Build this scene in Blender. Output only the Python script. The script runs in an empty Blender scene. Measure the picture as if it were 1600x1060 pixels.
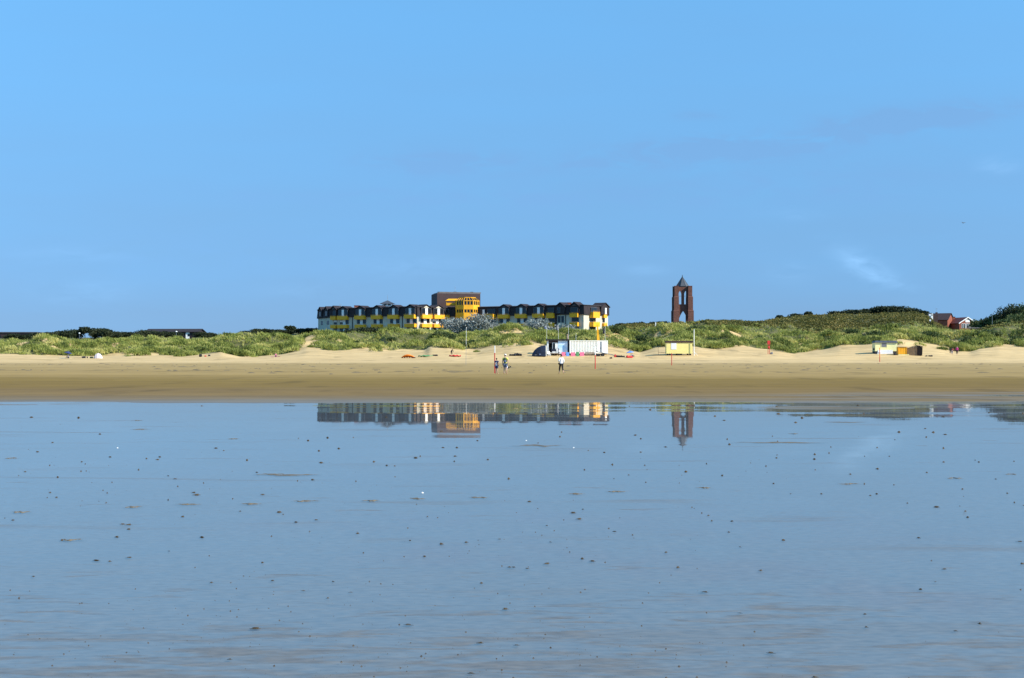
import bpy, bmesh, math, random
import numpy as np
from mathutils import Vector, Matrix
from mathutils.geometry import tessellate_polygon

random.seed(7)
rng = np.random.default_rng(7)
R = math.radians
scene = bpy.context.scene
COL = scene.collection

# ------------------------------------------------------------------ frame
F, YH, CH = 2400.0, 561.7, 1.6          # focal length in photo pixels, horizon row, eye height
SUN_ELEV, SUN_AZ = 35.0, 114.0          # azimuth clockwise from +Y

def px2x(px, D): return (px - 800.0) * D / F
def py2z(py, D): return CH + (YH - py) * D / F

# ------------------------------------------------------------------ noise (numpy)
def _hash(ix, iy, seed):
    h = (ix.astype(np.int64) * 374761393 + iy.astype(np.int64) * 668265263 + seed * 974634777) & 0xFFFFFFFF
    h = ((h ^ (h >> 13)) * 1274126177) & 0xFFFFFFFF
    return ((h ^ (h >> 16)) & 0xFFFF) / 65535.0

def vnoise(x, y, seed=0):
    x = np.asarray(x, float); y = np.asarray(y, float)
    ix = np.floor(x); iy = np.floor(y)
    fx = x - ix; fy = y - iy
    fx = fx * fx * (3 - 2 * fx); fy = fy * fy * (3 - 2 * fy)
    a = _hash(ix, iy, seed); b = _hash(ix + 1, iy, seed)
    c = _hash(ix, iy + 1, seed); d = _hash(ix + 1, iy + 1, seed)
    return (a * (1 - fx) + b * fx) * (1 - fy) + (c * (1 - fx) + d * fx) * fy

def fbm(x, y, seed=0, oct=3):
    s = 0; a = 1; t = 0
    for i in range(oct):
        s = s + a * vnoise(x * 2 ** i + 17.3 * i, y * 2 ** i - 9.1 * i, seed + i); t += a; a *= .5
    return s / t

def sstep(a, b, x):
    t = np.clip((x - a) / (b - a), 0, 1); return t * t * (3 - 2 * t)

# ------------------------------------------------------------------ terrain
FOOT = np.array([(-400,552),(0,553),(40,554),(80,556),(130,556),(170,557),(200,555),(250,555),(285,556),(320,552),(345,547),(375,556),(400,557),(440,553),
  (462,549),(478,545),(498,545),(520,547),(550,548),(600,549),(640,548),(664,546),(672,540),(700,541),(730,547),(745,547),(770,541),(800,536),(830,534),(850,537),
  (900,541),(950,538),(985,545),(1000,548),(1025,539),(1050,536),(1090,536),(1120,541),(1150,540),(1185,543),(1215,545),(1240,550),(1262,549),(1285,545),(1312,538),
  (1340,538),(1370,535),(1410,534),(1440,540),(1465,542),(1490,547),(1515,548),(1530,543),(1560,540),(1600,541),(2100,545)], float)
CREST = np.array([(-400,533),(0,532),(50,531),(100,530),(150,529),(200,527),(235,526),(255,527.5),(300,528),(318,526),(332,522),(352,518),(375,518),(395,521),(430,521),(455,523),
  (470,526),(487,523),(507,519),(520,517),(538,523),(552,529),(566,530),(580,525),(600,517),(612,514),(635,514),(650,513),(664,511),(690,514),(720,517),(760,516),
  (800,515),(830,513),(860,514),(900,513),(940,513),(970,513),(990,515),(1010,516),(1040,514),(1070,512),(1100,512),(1130,513),(1150,514),(1180,517),(1200,516),
  (1230,516),(1260,520),(1285,526),(1300,527),(1325,521),(1350,515),(1380,513),(1420,512),(1450,512),(1462,511),(1476,516),(1490,522),(1505,521),(1525,519),(1545,518),
  (1570,519),(1600,516),(2100,518)], float)
PLAT = np.array([(-400,6.3),(0,6.3),(300,6.8),(430,7.6),(490,8.6),(940,8.8),(1000,11.0),(1100,12.3),(1230,11),(1280,8.8),(1345,8.8),(1420,11.5),(1460,10.5),(1490,9.2),(1520,9.2),(1545,10.5),(1600,12),(2100,13)], float)
HILL = np.array([(-400,522),(0,528),(300,526),(430,520),(480,518),(950,517),(975,507),(1000,507),(1030,507.5),(1055,506),(1090,506),(1108,501.5),(1150,501),(1172,503),(1195,502.5),
  (1215,498),(1245,494.5),(1275,492.5),(1310,491),(1350,490.5),(1390,489),(1430,489),(1445,491.5),(1460,503),(1474,510),(1490,515),(1510,520),(1525,520),(1560,514),(1600,512),(2100,508)], float)
BEACH = np.array([(-120,-.014),(46,-.014),(57,.0005),(75,.05),(100,.13),(135,.28),(200,.64),(250,1.0)], float)

def ip(tab, px): return np.interp(px, tab[:, 0], tab[:, 1])

def terrain(x, y):
    """ground height and vegetation cover at points of the plan"""
    x = np.asarray(x, float); y = np.asarray(y, float)
    d = np.maximum(y, 1.0)
    px = np.clip(800 + F * x / d, -400, 2100)
    shift = np.interp(px, [950, 1150, 1350, 2100], [0, 1, 6, 9])
    right = np.interp(px, [1050, 1300], [0, 1])
    shift = shift * np.clip((135 - y) / 60, 0, 1)
    zb = np.interp(y - shift, BEACH[:, 0], BEACH[:, 1])
    rag = (fbm(x / 9, y / 1.5, 5) - .5) * .012 + (fbm(x / 1.6, y / .5, 8) - .5) * .005 + right * (fbm(x / 9, y / 2.6, 15, 4) - .47) * .10 * np.clip((84 - y) / 12, 0, 1)
    zb = zb + rag * np.clip((y - 42) / 8, 0, 1) * np.clip((150 - y) / 60, .2, 1)
    jf = (fbm(x / 14, y * 0 + 3.3, 21) - .5) * 10
    df = 342 + jf
    dc = 382 + (fbm(x / 22, y * 0 + 8.1, 31) - .5) * 30
    zf = py2z(ip(FOOT, px), df)
    zc = py2z(ip(CREST, px) + 8.0, dc)
    zh = py2z(ip(HILL, px) + 1.5, 620)
    zp = ip(PLAT, px)
    nodes = [(250 + 0 * df, 1.0 + 0 * df), (300 + 0 * df, 1.58 + 0 * df), (df, zf), (dc, zc), (dc + 28, np.minimum(zc - 1.2, zp + 3)),
             (470 + 0 * df, zp), (540 + 0 * df, np.maximum(zp, zp * .35 + zh * .65 - .6)), (620 + 0 * df, zh), (700 + 0 * df, zh - 1.6), (900 + 0 * df, zh * .6 + 3), (1500 + 0 * df, 8 + 0 * df), (6000 + 0 * df, 4 + 0 * df)]
    z = zb.copy()
    for (d0, z0), (d1, z1) in zip(nodes[:-1], nodes[1:]):
        t = np.clip((y - d0) / (d1 - d0), 0, 1)
        z = np.where((y >= d0), z0 + (z1 - z0) * t, z)
    # rise of the dune front, hummocks, hollows
    t = np.clip((y - df) / (dc - df), -1, 3)
    dune = sstep(-.1, .5, t) * (1 - sstep(440, 520, y))
    hum = fbm(x / 7.5, y / 6.5, 41, 3) - .5
    hum2 = np.abs(vnoise(x / 11, y / 24, 51) * .7 + vnoise(x / 6, y / 9, 52) * .3 - .5)
    z = z + dune * (hum * 2.8 + (.17 - hum2) * 8.5) * (1 - .72 * sstep(.75, 1.0, t) * (1 - sstep(1.3, 1.8, t)))
    z = z + sstep(540, 580, y) * (fbm(x / 12, y / 12, 61) - .5) * 1.4
    z = z + (fbm(x / 3.2, y / 3.2, 71) - .5) * .14 * sstep(255, 330, y)
    z = z + (fbm(x / 5.0, y / 1.6, 73) - .5) * .035 * sstep(110, 200, y)
    # vegetation: along the front it hangs in lobes over the bare sand
    lobes = (fbm(x / 6.5, y / 9, 81, 3) - .5) * .75 + hum * .5
    veg = sstep(-.10, .12, t - .02 + lobes * 1.25 + (.13 - hum2) * 1.0)
    bare = sstep(.61, .69, fbm(x / 6, y / 5, 91, 2)) * sstep(.0, .3, t) * (1 - sstep(.7, .92, t)) * (y < 470)
    path = np.exp(-((px - 1272 - (y - 345) * .4) / 9.0) ** 2) * sstep(300, 345, y) * (1 - sstep(362, 374, y))
    blow = np.exp(-((px - 478 - (y - 345) * .35) / 16.0) ** 2) * sstep(300, 345, y) * (1 - sstep(368, 384, y))
    veg = veg * (1 - bare * .85) * (1 - np.clip(blow * 1.5, 0, 1)) * (1 - np.clip(path * .8, 0, 1))
    veg = np.where(y < 318, 0, veg)
    return z, np.clip(veg, 0, 1)

def G(x, y): return float(terrain(np.array([x]), np.array([y]))[0][0])

def at(px, D, dz=0.0):
    x = px2x(px, D); return Vector((x, D, G(x, D) + dz))

# ------------------------------------------------------------------ materials
def mat(name, col, rough=.7, var=.15, scale=3.0, spec=.35, metal=0.0, bump=0.0, stretch=None, col2=None):
    m = bpy.data.materials.new(name); m.use_nodes = True
    nt = m.node_tree; b = nt.nodes['Principled BSDF']
    b.inputs['Roughness'].default_value = rough; b.inputs['Metallic'].default_value = metal
    b.inputs['Specular IOR Level'].default_value = spec
    tc = nt.nodes.new('ShaderNodeTexCoord'); vec = tc.outputs['Object']
    if stretch:
        mp = nt.nodes.new('ShaderNodeMapping'); mp.inputs['Scale'].default_value = stretch
        nt.links.new(vec, mp.inputs['Vector']); vec = mp.outputs['Vector']
    n = nt.nodes.new('ShaderNodeTexNoise'); n.inputs['Scale'].default_value = scale; n.inputs['Detail'].default_value = 4
    nt.links.new(vec, n.inputs['Vector'])
    r = nt.nodes.new('ShaderNodeValToRGB')
    c2 = col2 if col2 else tuple(min(1, c * (1 + var)) for c in col)
    c1 = tuple(c * (1 - var) for c in col) if not col2 else col
    r.color_ramp.elements[0].position = .32; r.color_ramp.elements[0].color = (*c1, 1)
    r.color_ramp.elements[1].position = .68; r.color_ramp.elements[1].color = (*c2, 1)
    nt.links.new(n.outputs['Fac'], r.inputs['Fac']); nt.links.new(r.outputs['Color'], b.inputs['Base Color'])
    if bump:
        bp = nt.nodes.new('ShaderNodeBump'); bp.inputs['Strength'].default_value = bump; bp.inputs['Distance'].default_value = .05
        nt.links.new(n.outputs['Fac'], bp.inputs['Height']); nt.links.new(bp.outputs['Normal'], b.inputs['Normal'])
    return m

def leafmat(name, c1, c2, c3, scale=.4, transl=.25):
    """foliage: each leaf takes its own shade from the 'tint' attribute, drifts of colour from noise"""
    m = bpy.data.materials.new(name); m.use_nodes = True
    nt = m.node_tree; b = nt.nodes['Principled BSDF']; b.inputs['Roughness'].default_value = .65
    b.inputs['Specular IOR Level'].default_value = .2
    at_ = nt.nodes.new('ShaderNodeAttribute'); at_.attribute_name = 'tint'
    g = nt.nodes.new('ShaderNodeNewGeometry')
    n = nt.nodes.new('ShaderNodeTexNoise'); n.inputs['Scale'].default_value = scale; n.inputs['Detail'].default_value = 3
    nt.links.new(g.outputs['Position'], n.inputs['Vector'])
    mix = nt.nodes.new('ShaderNodeMath'); mix.operation = 'MULTIPLY_ADD'
    nt.links.new(at_.outputs['Fac'], mix.inputs[0]); mix.inputs[1].default_value = .55
    sc = nt.nodes.new('ShaderNodeMath'); sc.operation = 'MULTIPLY_ADD'; sc.inputs[1].default_value = 1.5; sc.inputs[2].default_value = -.53
    nt.links.new(n.outputs['Fac'], sc.inputs[0]); nt.links.new(sc.outputs[0], mix.inputs[2])
    r = nt.nodes.new('ShaderNodeValToRGB'); e = r.color_ramp.elements
    e[0].position = .1; e[0].color = (*c1, 1); e[1].position = .9; e[1].color = (*c3, 1)
    k = e.new(.5); k.color = (*c2, 1)
    nt.links.new(mix.outputs[0], r.inputs['Fac']); nt.links.new(r.outputs['Color'], b.inputs['Base Color'])
    if transl:
        t = nt.nodes.new('ShaderNodeBsdfTranslucent'); nt.links.new(r.outputs['Color'], t.inputs['Color'])
        ms = nt.nodes.new('ShaderNodeMixShader'); ms.inputs['Fac'].default_value = transl
        o = nt.nodes['Material Output']
        nt.links.new(b.outputs[0], ms.inputs[1]); nt.links.new(t.outputs[0], ms.inputs[2]); nt.links.new(ms.outputs[0], o.inputs['Surface'])
    return m

M = {}
M['cream'] = mat('cream_render', (.56, .49, .37), .85, .10, .6)
M['mansard'] = mat('dark_shingle', (.026, .017, .018), .8, .25, 1.2)
M['mansard_cap'] = mat('roof_edge_metal', (.055, .045, .045), .6, .2, 1)
M['felt'] = mat('roof_felt', (.10, .09, .09), .9, .2, .5)
M['yellow'] = mat('yellow_panel', (.80, .37, .012), .6, .10, .5)
M['glass'] = mat('window_glass', (.014, .016, .020), .12, .2, .7, .35)
M['white'] = mat('white_paint', (.78, .77, .73), .55, .05, 1.5)
M['brownblock'] = mat('brown_cladding', (.045, .024, .024), .75, .12, .8)
M['brick'] = mat('red_brick', (.135, .056, .040), .9, .25, 1.5, bump=.2)
M['redbrick'] = mat('house_brick', (.24, .075, .045), .9, .2, 1.2)
M['slate'] = mat('grey_slate', (.055, .062, .075), .6, .2, 1.5)
M['redtile'] = mat('red_roof_tile', (.15, .04, .032), .8, .25, 2)
M['darktile'] = mat('dark_roof_tile', (.045, .026, .026), .8, .25, 2)
M['contwhite'] = mat('white_container_steel', (.85, .82, .74), .45, .05, .8)
M['black'] = mat('black_matte', (.012, .012, .014), .7, .2, 2)
M['dark'] = mat('dark_shade', (.03, .03, .032), .8, .2, 2)
M['navy'] = mat('navy_canvas', (.008, .014, .035), .6, .2, 2)
M['steel'] = mat('grey_steel', (.28, .29, .30), .4, .15, 3, .5, .6)
M['wood'] = mat('weathered_wood', (.20, .14, .085), .85, .25, 4, stretch=(1, 1, 8))
M['paleyellow'] = mat('pale_yellow_boards', (.78, .66, .24), .6, .06, 1)
M['lemon'] = mat('lemon_boards', (.80, .74, .36), .6, .06, 1)
M['red'] = mat('red_paint', (.55, .035, .03), .5, .15, 3)
M['orange'] = mat('orange_cloth', (.85, .22, .015), .6, .15, 2)
M['pink'] = mat('pink_cloth', (.72, .16, .26), .6, .2, 5)
M['blue'] = mat('blue_cloth', (.12, .27, .60), .6, .2, 5)
M['green'] = mat('green_cloth', (.08, .25, .10), .6, .2, 5)
M['palecloth'] = mat('pale_pink_cloth', (.60, .49, .49), .7, .06, 3)
M['poster'] = mat('sky_blue_poster', (.36, .60, .82), .4, .1, .8, col2=(.86, .88, .92))
M['reed'] = mat('brushwood', (.10, .065, .048), .95, .4, 3, stretch=(6, 6, .6), col2=(.42, .30, .20))
M['straw'] = mat('pale_straw', (.26, .17, .10), .95, .4, 3, stretch=(6, 6, .6), col2=(.62, .46, .29))
M['darkreed'] = mat('dark_brushwood', (.035, .024, .022), .95, .4, 3, stretch=(6, 6, .6), col2=(.12, .085, .07))
M['skin'] = mat('skin', (.50, .30, .21), .6, .06, 6)
M['hair'] = mat('hair', (.05, .03, .02), .7, .2, 10)
M['clothwhite'] = mat('white_cotton', (.72, .73, .76), .8, .06, 8)
M['clothnavy'] = mat('navy_cotton', (.03, .04, .12), .8, .15, 8)
M['clothyellow'] = mat('yellow_cotton', (.68, .66, .12), .8, .12, 8)
M['clothdenim'] = mat('blue_grey_denim', (.11, .14, .23), .85, .15, 8)
M['clothblack'] = mat('black_cotton', (.014, .013, .016), .85, .15, 8)
M['clothgreen'] = mat('dark_green_cotton', (.05, .075, .045), .85, .2, 8)
M['clothred'] = mat('red_cotton', (.50, .03, .03), .85, .12, 8)
M['clothpink'] = mat('magenta_cotton', (.50, .04, .22), .85, .12, 8)
M['bark'] = mat('bark', (.06, .045, .035), .95, .3, 4)
M['cast'] = mat('wet_sand_lump', (.036, .025, .014), .75, .35, 30, col2=(.10, .07, .038))
M['ridge'] = mat('damp_sand', (.115, .090, .058), .8, .2, 6, stretch=(1, 3, 1))
M['gull'] = mat('gull_grey', (.16, .16, .17), .7, .2, 4)
M['towel'] = mat('turquoise_towel', (.25, .45, .48), .9, .15, 4)
M['grey'] = mat('grey_concrete', (.30, .29, .28), .85, .12, 1)
M['leaf_dark'] = leafmat('dark_leaves', (.010, .018, .009), (.026, .036, .014), (.062, .066, .026), .25, .12)
M['leaf_mid'] = leafmat('mid_leaves', (.026, .048, .015), (.070, .098, .030), (.15, .165, .055), .3, .2)
M['leaf_silver'] = leafmat('silver_leaves', (.10, .115, .10), (.24, .255, .23), (.44, .45, .42), .5, .15)
M['leaf_scrub'] = leafmat('heath_leaves', (.045, .050, .012), (.125, .115, .026), (.27, .205, .060), .09, .25)
M['grass'] = leafmat('marram_blades', (.056, .080, .018), (.275, .30, .064), (.62, .54, .19), .16, .3)  # dark ramp end stands in for shade in the gaps between blades

# ------------------------------------------------------------------ objects
def tag(o, label=None, cat=None, group=None, kind=None):
    if label: o['label'] = label
    if cat: o['category'] = cat
    if group: o['group'] = group
    if kind: o['kind'] = kind
    return o

def empty(name, loc, rz=0.0, label=None, cat=None, group=None):
    o = bpy.data.objects.new(name, None); COL.objects.link(o)
    o.location = loc; o.rotation_euler = (0, 0, rz); o.empty_display_size = .3
    return tag(o, label, cat, group)

def copy_tree(o, parent=None):
    c = o.copy(); COL.objects.link(c)
    if parent is not None: c.parent = parent
    for ch in list(o.children): copy_tree(ch, c)
    return c

class MB:
    def __init__(s): s.v = []; s.f = []
    def add(s, vs, fs):
        k = len(s.v); s.v += [tuple(v) for v in vs]; s.f += [tuple(i + k for i in f) for f in fs]; return s
    def box(s, x0, x1, y0, y1, z0, z1, m=None):
        vs = [Vector(p) for p in ((x0,y0,z0),(x1,y0,z0),(x1,y1,z0),(x0,y1,z0),(x0,y0,z1),(x1,y0,z1),(x1,y1,z1),(x0,y1,z1))]
        if m is not None: vs = [m @ v for v in vs]
        return s.add(vs, [(0,3,2,1),(4,5,6,7),(0,1,5,4),(1,2,6,5),(2,3,7,6),(3,0,4,7)])
    def prism(s, pts, z0, z1, top=None):
        """plan polygon raised from z0 to z1; top may be another plan polygon"""
        n = len(pts); top = top or pts
        return s.add([(p[0], p[1], z0) for p in pts] + [(p[0], p[1], z1) for p in top],
                     [tuple(reversed(range(n))), tuple(range(n, 2 * n))] + [(i, (i + 1) % n, n + (i + 1) % n, n + i) for i in range(n)])
    def tube(s, pts, r, seg=6):
        """tapered tube through points; r a number or a list"""
        pts = [Vector(p) for p in pts]; n = len(pts)
        rs = r if isinstance(r, (list, tuple)) else [r] * n
        vs = []; fs = []
        for i, p in enumerate(pts):
            d = (pts[min(i + 1, n - 1)] - pts[max(i - 1, 0)]).normalized()
            a = d.orthogonal().normalized(); b = d.cross(a)
            if i == 0: a0 = a
            else:
                a = (a0 - d * a0.dot(d)).normalized(); b = d.cross(a); a0 = a
            for k in range(seg):
                t = 2 * math.pi * k / seg
                vs.append(p + (a * math.cos(t) + b * math.sin(t)) * rs[i])
        for i in range(n - 1):
            for k in range(seg):
                fs.append((i * seg + k, i * seg + (k + 1) % seg, (i + 1) * seg + (k + 1) % seg, (i + 1) * seg + k))
        fs.append(tuple(reversed(range(seg)))); fs.append(tuple(range((n - 1) * seg, n * seg)))
        return s.add(vs, fs)
    def ball(s, c, r, seg=10, ring=7):
        r = r if isinstance(r, (list, tuple)) else (r, r, r)
        vs = []; fs = []
        for i in range(ring + 1):
            th = math.pi * i / ring
            for k in range(seg):
                ph = 2 * math.pi * k / seg
                vs.append((c[0] + r[0] * math.sin(th) * math.cos(ph), c[1] + r[1] * math.sin(th) * math.sin(ph), c[2] + r[2] * math.cos(th)))
        for i in range(ring):
            for k in range(seg):
                fs.append((i * seg + k, (i + 1) * seg + k, (i + 1) * seg + (k + 1) % seg, i * seg + (k + 1) % seg))
        return s.add(vs, fs)
    def panel(s, outer, holes, y0, y1, m=None):
        """upright wall in the x-z plane between y0 and y1 with holes through it"""
        loops = [outer] + holes
        tris = tessellate_polygon([[Vector((a, b, 0)) for a, b in l] for l in loops])
        flat = [p for l in loops for p in l]; n = len(flat)
        vs = [Vector((a, y0, b)) for a, b in flat] + [Vector((a, y1, b)) for a, b in flat]
        fs = [tuple(t) for t in tris] + [tuple(n + i for i in reversed(t)) for t in tris]
        k = 0
        for l in loops:
            for i in range(len(l)):
                a, b = k + i, k + (i + 1) % len(l); fs.append((a, b, n + b, n + a))
            k += len(l)
        if m is not None: vs = [m @ v for v in vs]
        return s.add(vs, fs)
    def build(s, name, material, parent=None, smooth=False, loc=None):
        me = bpy.data.meshes.new(name); me.from_pydata(s.v, [], s.f); me.validate()
        bm = bmesh.new(); bm.from_mesh(me); bmesh.ops.recalc_face_normals(bm, faces=bm.faces); bm.to_mesh(me); bm.free()
        me.materials.append(material)
        if smooth: me.polygons.foreach_set('use_smooth', [True] * len(me.polygons))
        o = bpy.data.objects.new(name, me); COL.objects.link(o)
        if parent is not None: o.parent = parent
        if loc is not None: o.location = loc
        return o

def np_mesh(name, V, faces_flat, nper, material, parent=None, tint=None, smooth=False):
    """mesh from numpy arrays, every face with nper corners; tint is one value per face"""
    me = bpy.data.meshes.new(name); nf = len(faces_flat) // nper
    me.vertices.add(len(V)); me.vertices.foreach_set('co', np.asarray(V, np.float32).ravel())
    me.loops.add(len(faces_flat)); me.loops.foreach_set('vertex_index', np.asarray(faces_flat, np.int32))
    me.polygons.add(nf); me.polygons.foreach_set('loop_start', np.arange(0, nf * nper, nper, dtype=np.int32))
    me.update(calc_edges=True)
    if smooth: me.polygons.foreach_set('use_smooth', np.ones(nf, bool))
    if tint is not None:
        a = me.attributes.new('tint', 'FLOAT', 'FACE'); a.data.foreach_set('value', np.asarray(tint, np.float32))
    me.materials.append(material); me.validate()
    o = bpy.data.objects.new(name, me); COL.objects.link(o)
    if parent is not None: o.parent = parent
    return o

# ------------------------------------------------------------------ ground
def grid_mesh(name, rows, vcoords, widen, zfun, material, attr=None):
    d = np.asarray(rows, float)[:, None]; v = np.asarray(vcoords, float)[None, :]
    X = v * (np.maximum(d, 0) + widen); Y = d + 0 * v
    z, veg = zfun(X.ravel(), Y.ravel())
    V = np.stack([X.ravel(), Y.ravel(), z], 1)
    nr, nc = X.shape
    i = np.arange(nr - 1)[:, None] * nc + np.arange(nc - 1)[None, :]
    f = np.stack([i, i + 1, i + 1 + nc, i + nc], -1).reshape(-1)
    o = np_mesh(name, V, f, 4, material, smooth=True)
    if attr:
        a = o.data.attributes.new(attr, 'FLOAT', 'POINT'); a.data.foreach_set('value', veg.astype(np.float32))
    return o

def node(nt, t, **kw):
    n = nt.nodes.new(t)
    for k, v in kw.items(): setattr(n, k, v)
    return n

def beach_material():
    m = bpy.data.materials.new('beach_sand'); m.use_nodes = True
    nt = m.node_tree; L = nt.links.new; b = nt.nodes['Principled BSDF']
    b.inputs['Roughness'].default_value = .9; b.inputs['Specular IOR Level'].default_value = .15
    g = node(nt, 'ShaderNodeNewGeometry'); sep = node(nt, 'ShaderNodeSeparateXYZ'); L(g.outputs['Position'], sep.inputs[0])
    def noise(scale, sx, sy, det=4):
        mp = node(nt, 'ShaderNodeMapping'); mp.inputs['Scale'].default_value = (sx, sy, 1)
        L(g.outputs['Position'], mp.inputs['Vector'])
        n = node(nt, 'ShaderNodeTexNoise'); n.inputs['Scale'].default_value = scale; n.inputs['Detail'].default_value = det
        L(mp.outputs['Vector'], n.inputs['Vector']); return n.outputs['Fac']
    streak = noise(1.0, .018, .11, 5)          # long drying bands along the shore
    fine = noise(1.0, .25, .5, 6)
    marks = noise(1.0, .30, .085, 4)
    band = noise(1.0, .008, .30, 5)
    # y position pushed by the streak noise -> moisture zone
    a = node(nt, 'ShaderNodeMath', operation='MULTIPLY_ADD'); L(streak, a.inputs[0]); a.inputs[1].default_value = 60; a.inputs[2].default_value = -30
    a2 = node(nt, 'ShaderNodeMath', operation='MULTIPLY'); L(a.outputs[0], a2.inputs[0])
    mr0 = node(nt, 'ShaderNodeMapRange'); L(sep.outputs['Y'], mr0.inputs['Value'])
    mr0.inputs['From Min'].default_value = 55; mr0.inputs['From Max'].default_value = 170; mr0.inputs['To Min'].default_value = .3; mr0.inputs['To Max'].default_value = 1.0
    L(mr0.outputs[0], a2.inputs[1])
    yy = node(nt, 'ShaderNodeMath', operation='ADD'); L(sep.outputs['Y'], yy.inputs[0]); L(a2.outputs[0], yy.inputs[1])
    ramp = node(nt, 'ShaderNodeValToRGB'); e = ramp.color_ramp.elements
    mr = node(nt, 'ShaderNodeMapRange'); L(yy.outputs[0], mr.inputs['Value']); mr.inputs['From Min'].default_value = 50; mr.inputs['From Max'].default_value = 250
    L(mr.outputs[0], ramp.inputs['Fac'])
    e[0].position = 0; e[0].color = (0.154, 0.1074, 0.04576, 1)
    e[1].position = 1; e[1].color = (0.352, 0.2446, 0.1056, 1)
    for p, c in ((.10, (0.176, 0.1126, 0.04048)), (.20, (0.176, 0.1109, 0.0264)), (.31, (0.1936, 0.125, 0.02992)), (.40, (0.286, 0.191, 0.06688)), (.6, (0.3124, 0.2121, 0.08008)), (.85, (0.33, 0.2288, 0.0924))):
        k = e.new(p); k.color = (*c, 1)
    # dry sand beyond the spring-tide line
    y2 = node(nt, 'ShaderNodeMath', operation='MULTIPLY_ADD'); L(fine, y2.inputs[0]); y2.inputs[1].default_value = 22; L(sep.outputs['Y'], y2.inputs[2])
    md = node(nt, 'ShaderNodeMapRange'); L(y2.outputs[0], md.inputs['Value']); md.inputs['From Min'].default_value = 252; md.inputs['From Max'].default_value = 272
    drycol = node(nt, 'ShaderNodeValToRGB'); L(noise(1.0, .08, .12, 6), drycol.inputs['Fac'])
    drycol.color_ramp.elements[0].position = .3; drycol.color_ramp.elements[0].color = (.485, .335, .155, 1)
    drycol.color_ramp.elements[1].position = .7; drycol.color_ramp.elements[1].color = (.58, .41, .20, 1)
    mix = node(nt, 'ShaderNodeMix', data_type='RGBA'); L(md.outputs[0], mix.inputs['Factor']); L(ramp.outputs['Color'], mix.inputs['A']); L(drycol.outputs['Color'], mix.inputs['B'])
    # darker tracks and tide wrack on the drying beach
    mk = node(nt, 'ShaderNodeMapRange'); L(marks, mk.inputs['Value']); mk.inputs['From Min'].default_value = .58; mk.inputs['From Max'].default_value = .68
    mk.inputs['To Min'].default_value = 1.0; mk.inputs['To Max'].default_value = .74
    fm = node(nt, 'ShaderNodeMapRange'); L(fine, fm.inputs['Value']); fm.inputs['From Min'].default_value = .3; fm.inputs['From Max'].default_value = .7
    fm.inputs['To Min'].default_value = .88; fm.inputs['To Max'].default_value = 1.1
    bm_ = node(nt, 'ShaderNodeMapRange'); L(band, bm_.inputs['Value']); bm_.inputs['From Min'].default_value = .3; bm_.inputs['From Max'].default_value = .7; bm_.inputs['To Min'].default_value = .86; bm_.inputs['To Max'].default_value = 1.12
    mm0 = node(nt, 'ShaderNodeMath', operation='MULTIPLY'); L(mk.outputs[0], mm0.inputs[0]); L(fm.outputs[0], mm0.inputs[1])
    mm = node(nt, 'ShaderNodeMath', operation='MULTIPLY'); L(mm0.outputs[0], mm.inputs[0]); L(bm_.outputs[0], mm.inputs[1])
    mul = node(nt, 'ShaderNodeVectorMath', operation='SCALE'); L(mix.outputs['Result'], mul.inputs[0]); L(mm.outputs[0], mul.inputs['Scale'])
    # the flooded flat: grey silt under the film
    fl = node(nt, 'ShaderNodeMapRange'); L(sep.outputs['Z'], fl.inputs['Value']); fl.inputs['From Min'].default_value = -.006; fl.inputs['From Max'].default_value = .004
    sg = node(nt, 'ShaderNodeMapRange'); L(noise(1.0, 9.0, 18.0, 6), sg.inputs['Value']); sg.inputs['From Min'].default_value = .3; sg.inputs['From Max'].default_value = .7; sg.inputs['To Min'].default_value = .72; sg.inputs['To Max'].default_value = 1.25
    silt = node(nt, 'ShaderNodeMix', data_type='RGBA'); L(fl.outputs[0], silt.inputs['Factor']); sv_ = node(nt, 'ShaderNodeVectorMath', operation='SCALE'); sv_.inputs[0].default_value = (0.1331, 0.1117, 0.08744, 1)[:3]; L(sg.outputs[0], sv_.inputs['Scale']); L(sv_.outputs[0], silt.inputs['A']); L(mul.outputs[0], silt.inputs['B'])
    # leaf litter and moss between the plants
    va = node(nt, 'ShaderNodeAttribute', attribute_name='veg')
    soil = node(nt, 'ShaderNodeValToRGB'); L(noise(1.0, .35, .35, 5), soil.inputs['Fac'])
    soil.color_ramp.elements[0].position = .35; soil.color_ramp.elements[0].color = (.055, .062, .022, 1)
    soil.color_ramp.elements[1].position = .7; soil.color_ramp.elements[1].color = (.15, .135, .058, 1)
    vm = node(nt, 'ShaderNodeMapRange'); L(va.outputs['Fac'], vm.inputs['Value']); vm.inputs['From Min'].default_value = .35; vm.inputs['From Max'].default_value = .75
    fin = node(nt, 'ShaderNodeMix', data_type='RGBA'); L(vm.outputs[0], fin.inputs['Factor']); L(silt.outputs['Result'], fin.inputs['A']); L(soil.outputs['Color'], fin.inputs['B'])
    L(fin.outputs['Result'], b.inputs['Base Color'])
    wet = node(nt, 'ShaderNodeMapRange'); L(sep.outputs['Z'], wet.inputs['Value']); wet.inputs['From Min'].default_value = .004; wet.inputs['From Max'].default_value = .034; wet.inputs['To Min'].default_value = .42; wet.inputs['To Max'].default_value = .92
    wsp = node(nt, 'ShaderNodeMapRange'); L(sep.outputs['Z'], wsp.inputs['Value']); wsp.inputs['From Min'].default_value = .004; wsp.inputs['From Max'].default_value = .034; wsp.inputs['To Min'].default_value = .30; wsp.inputs['To Max'].default_value = .12
    L(wet.outputs[0], b.inputs['Roughness']); L(wsp.outputs[0], b.inputs['Specular IOR Level'])
    bp = node(nt, 'ShaderNodeBump'); bp.inputs['Strength'].default_value = .35; bp.inputs['Distance'].default_value = .25
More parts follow.
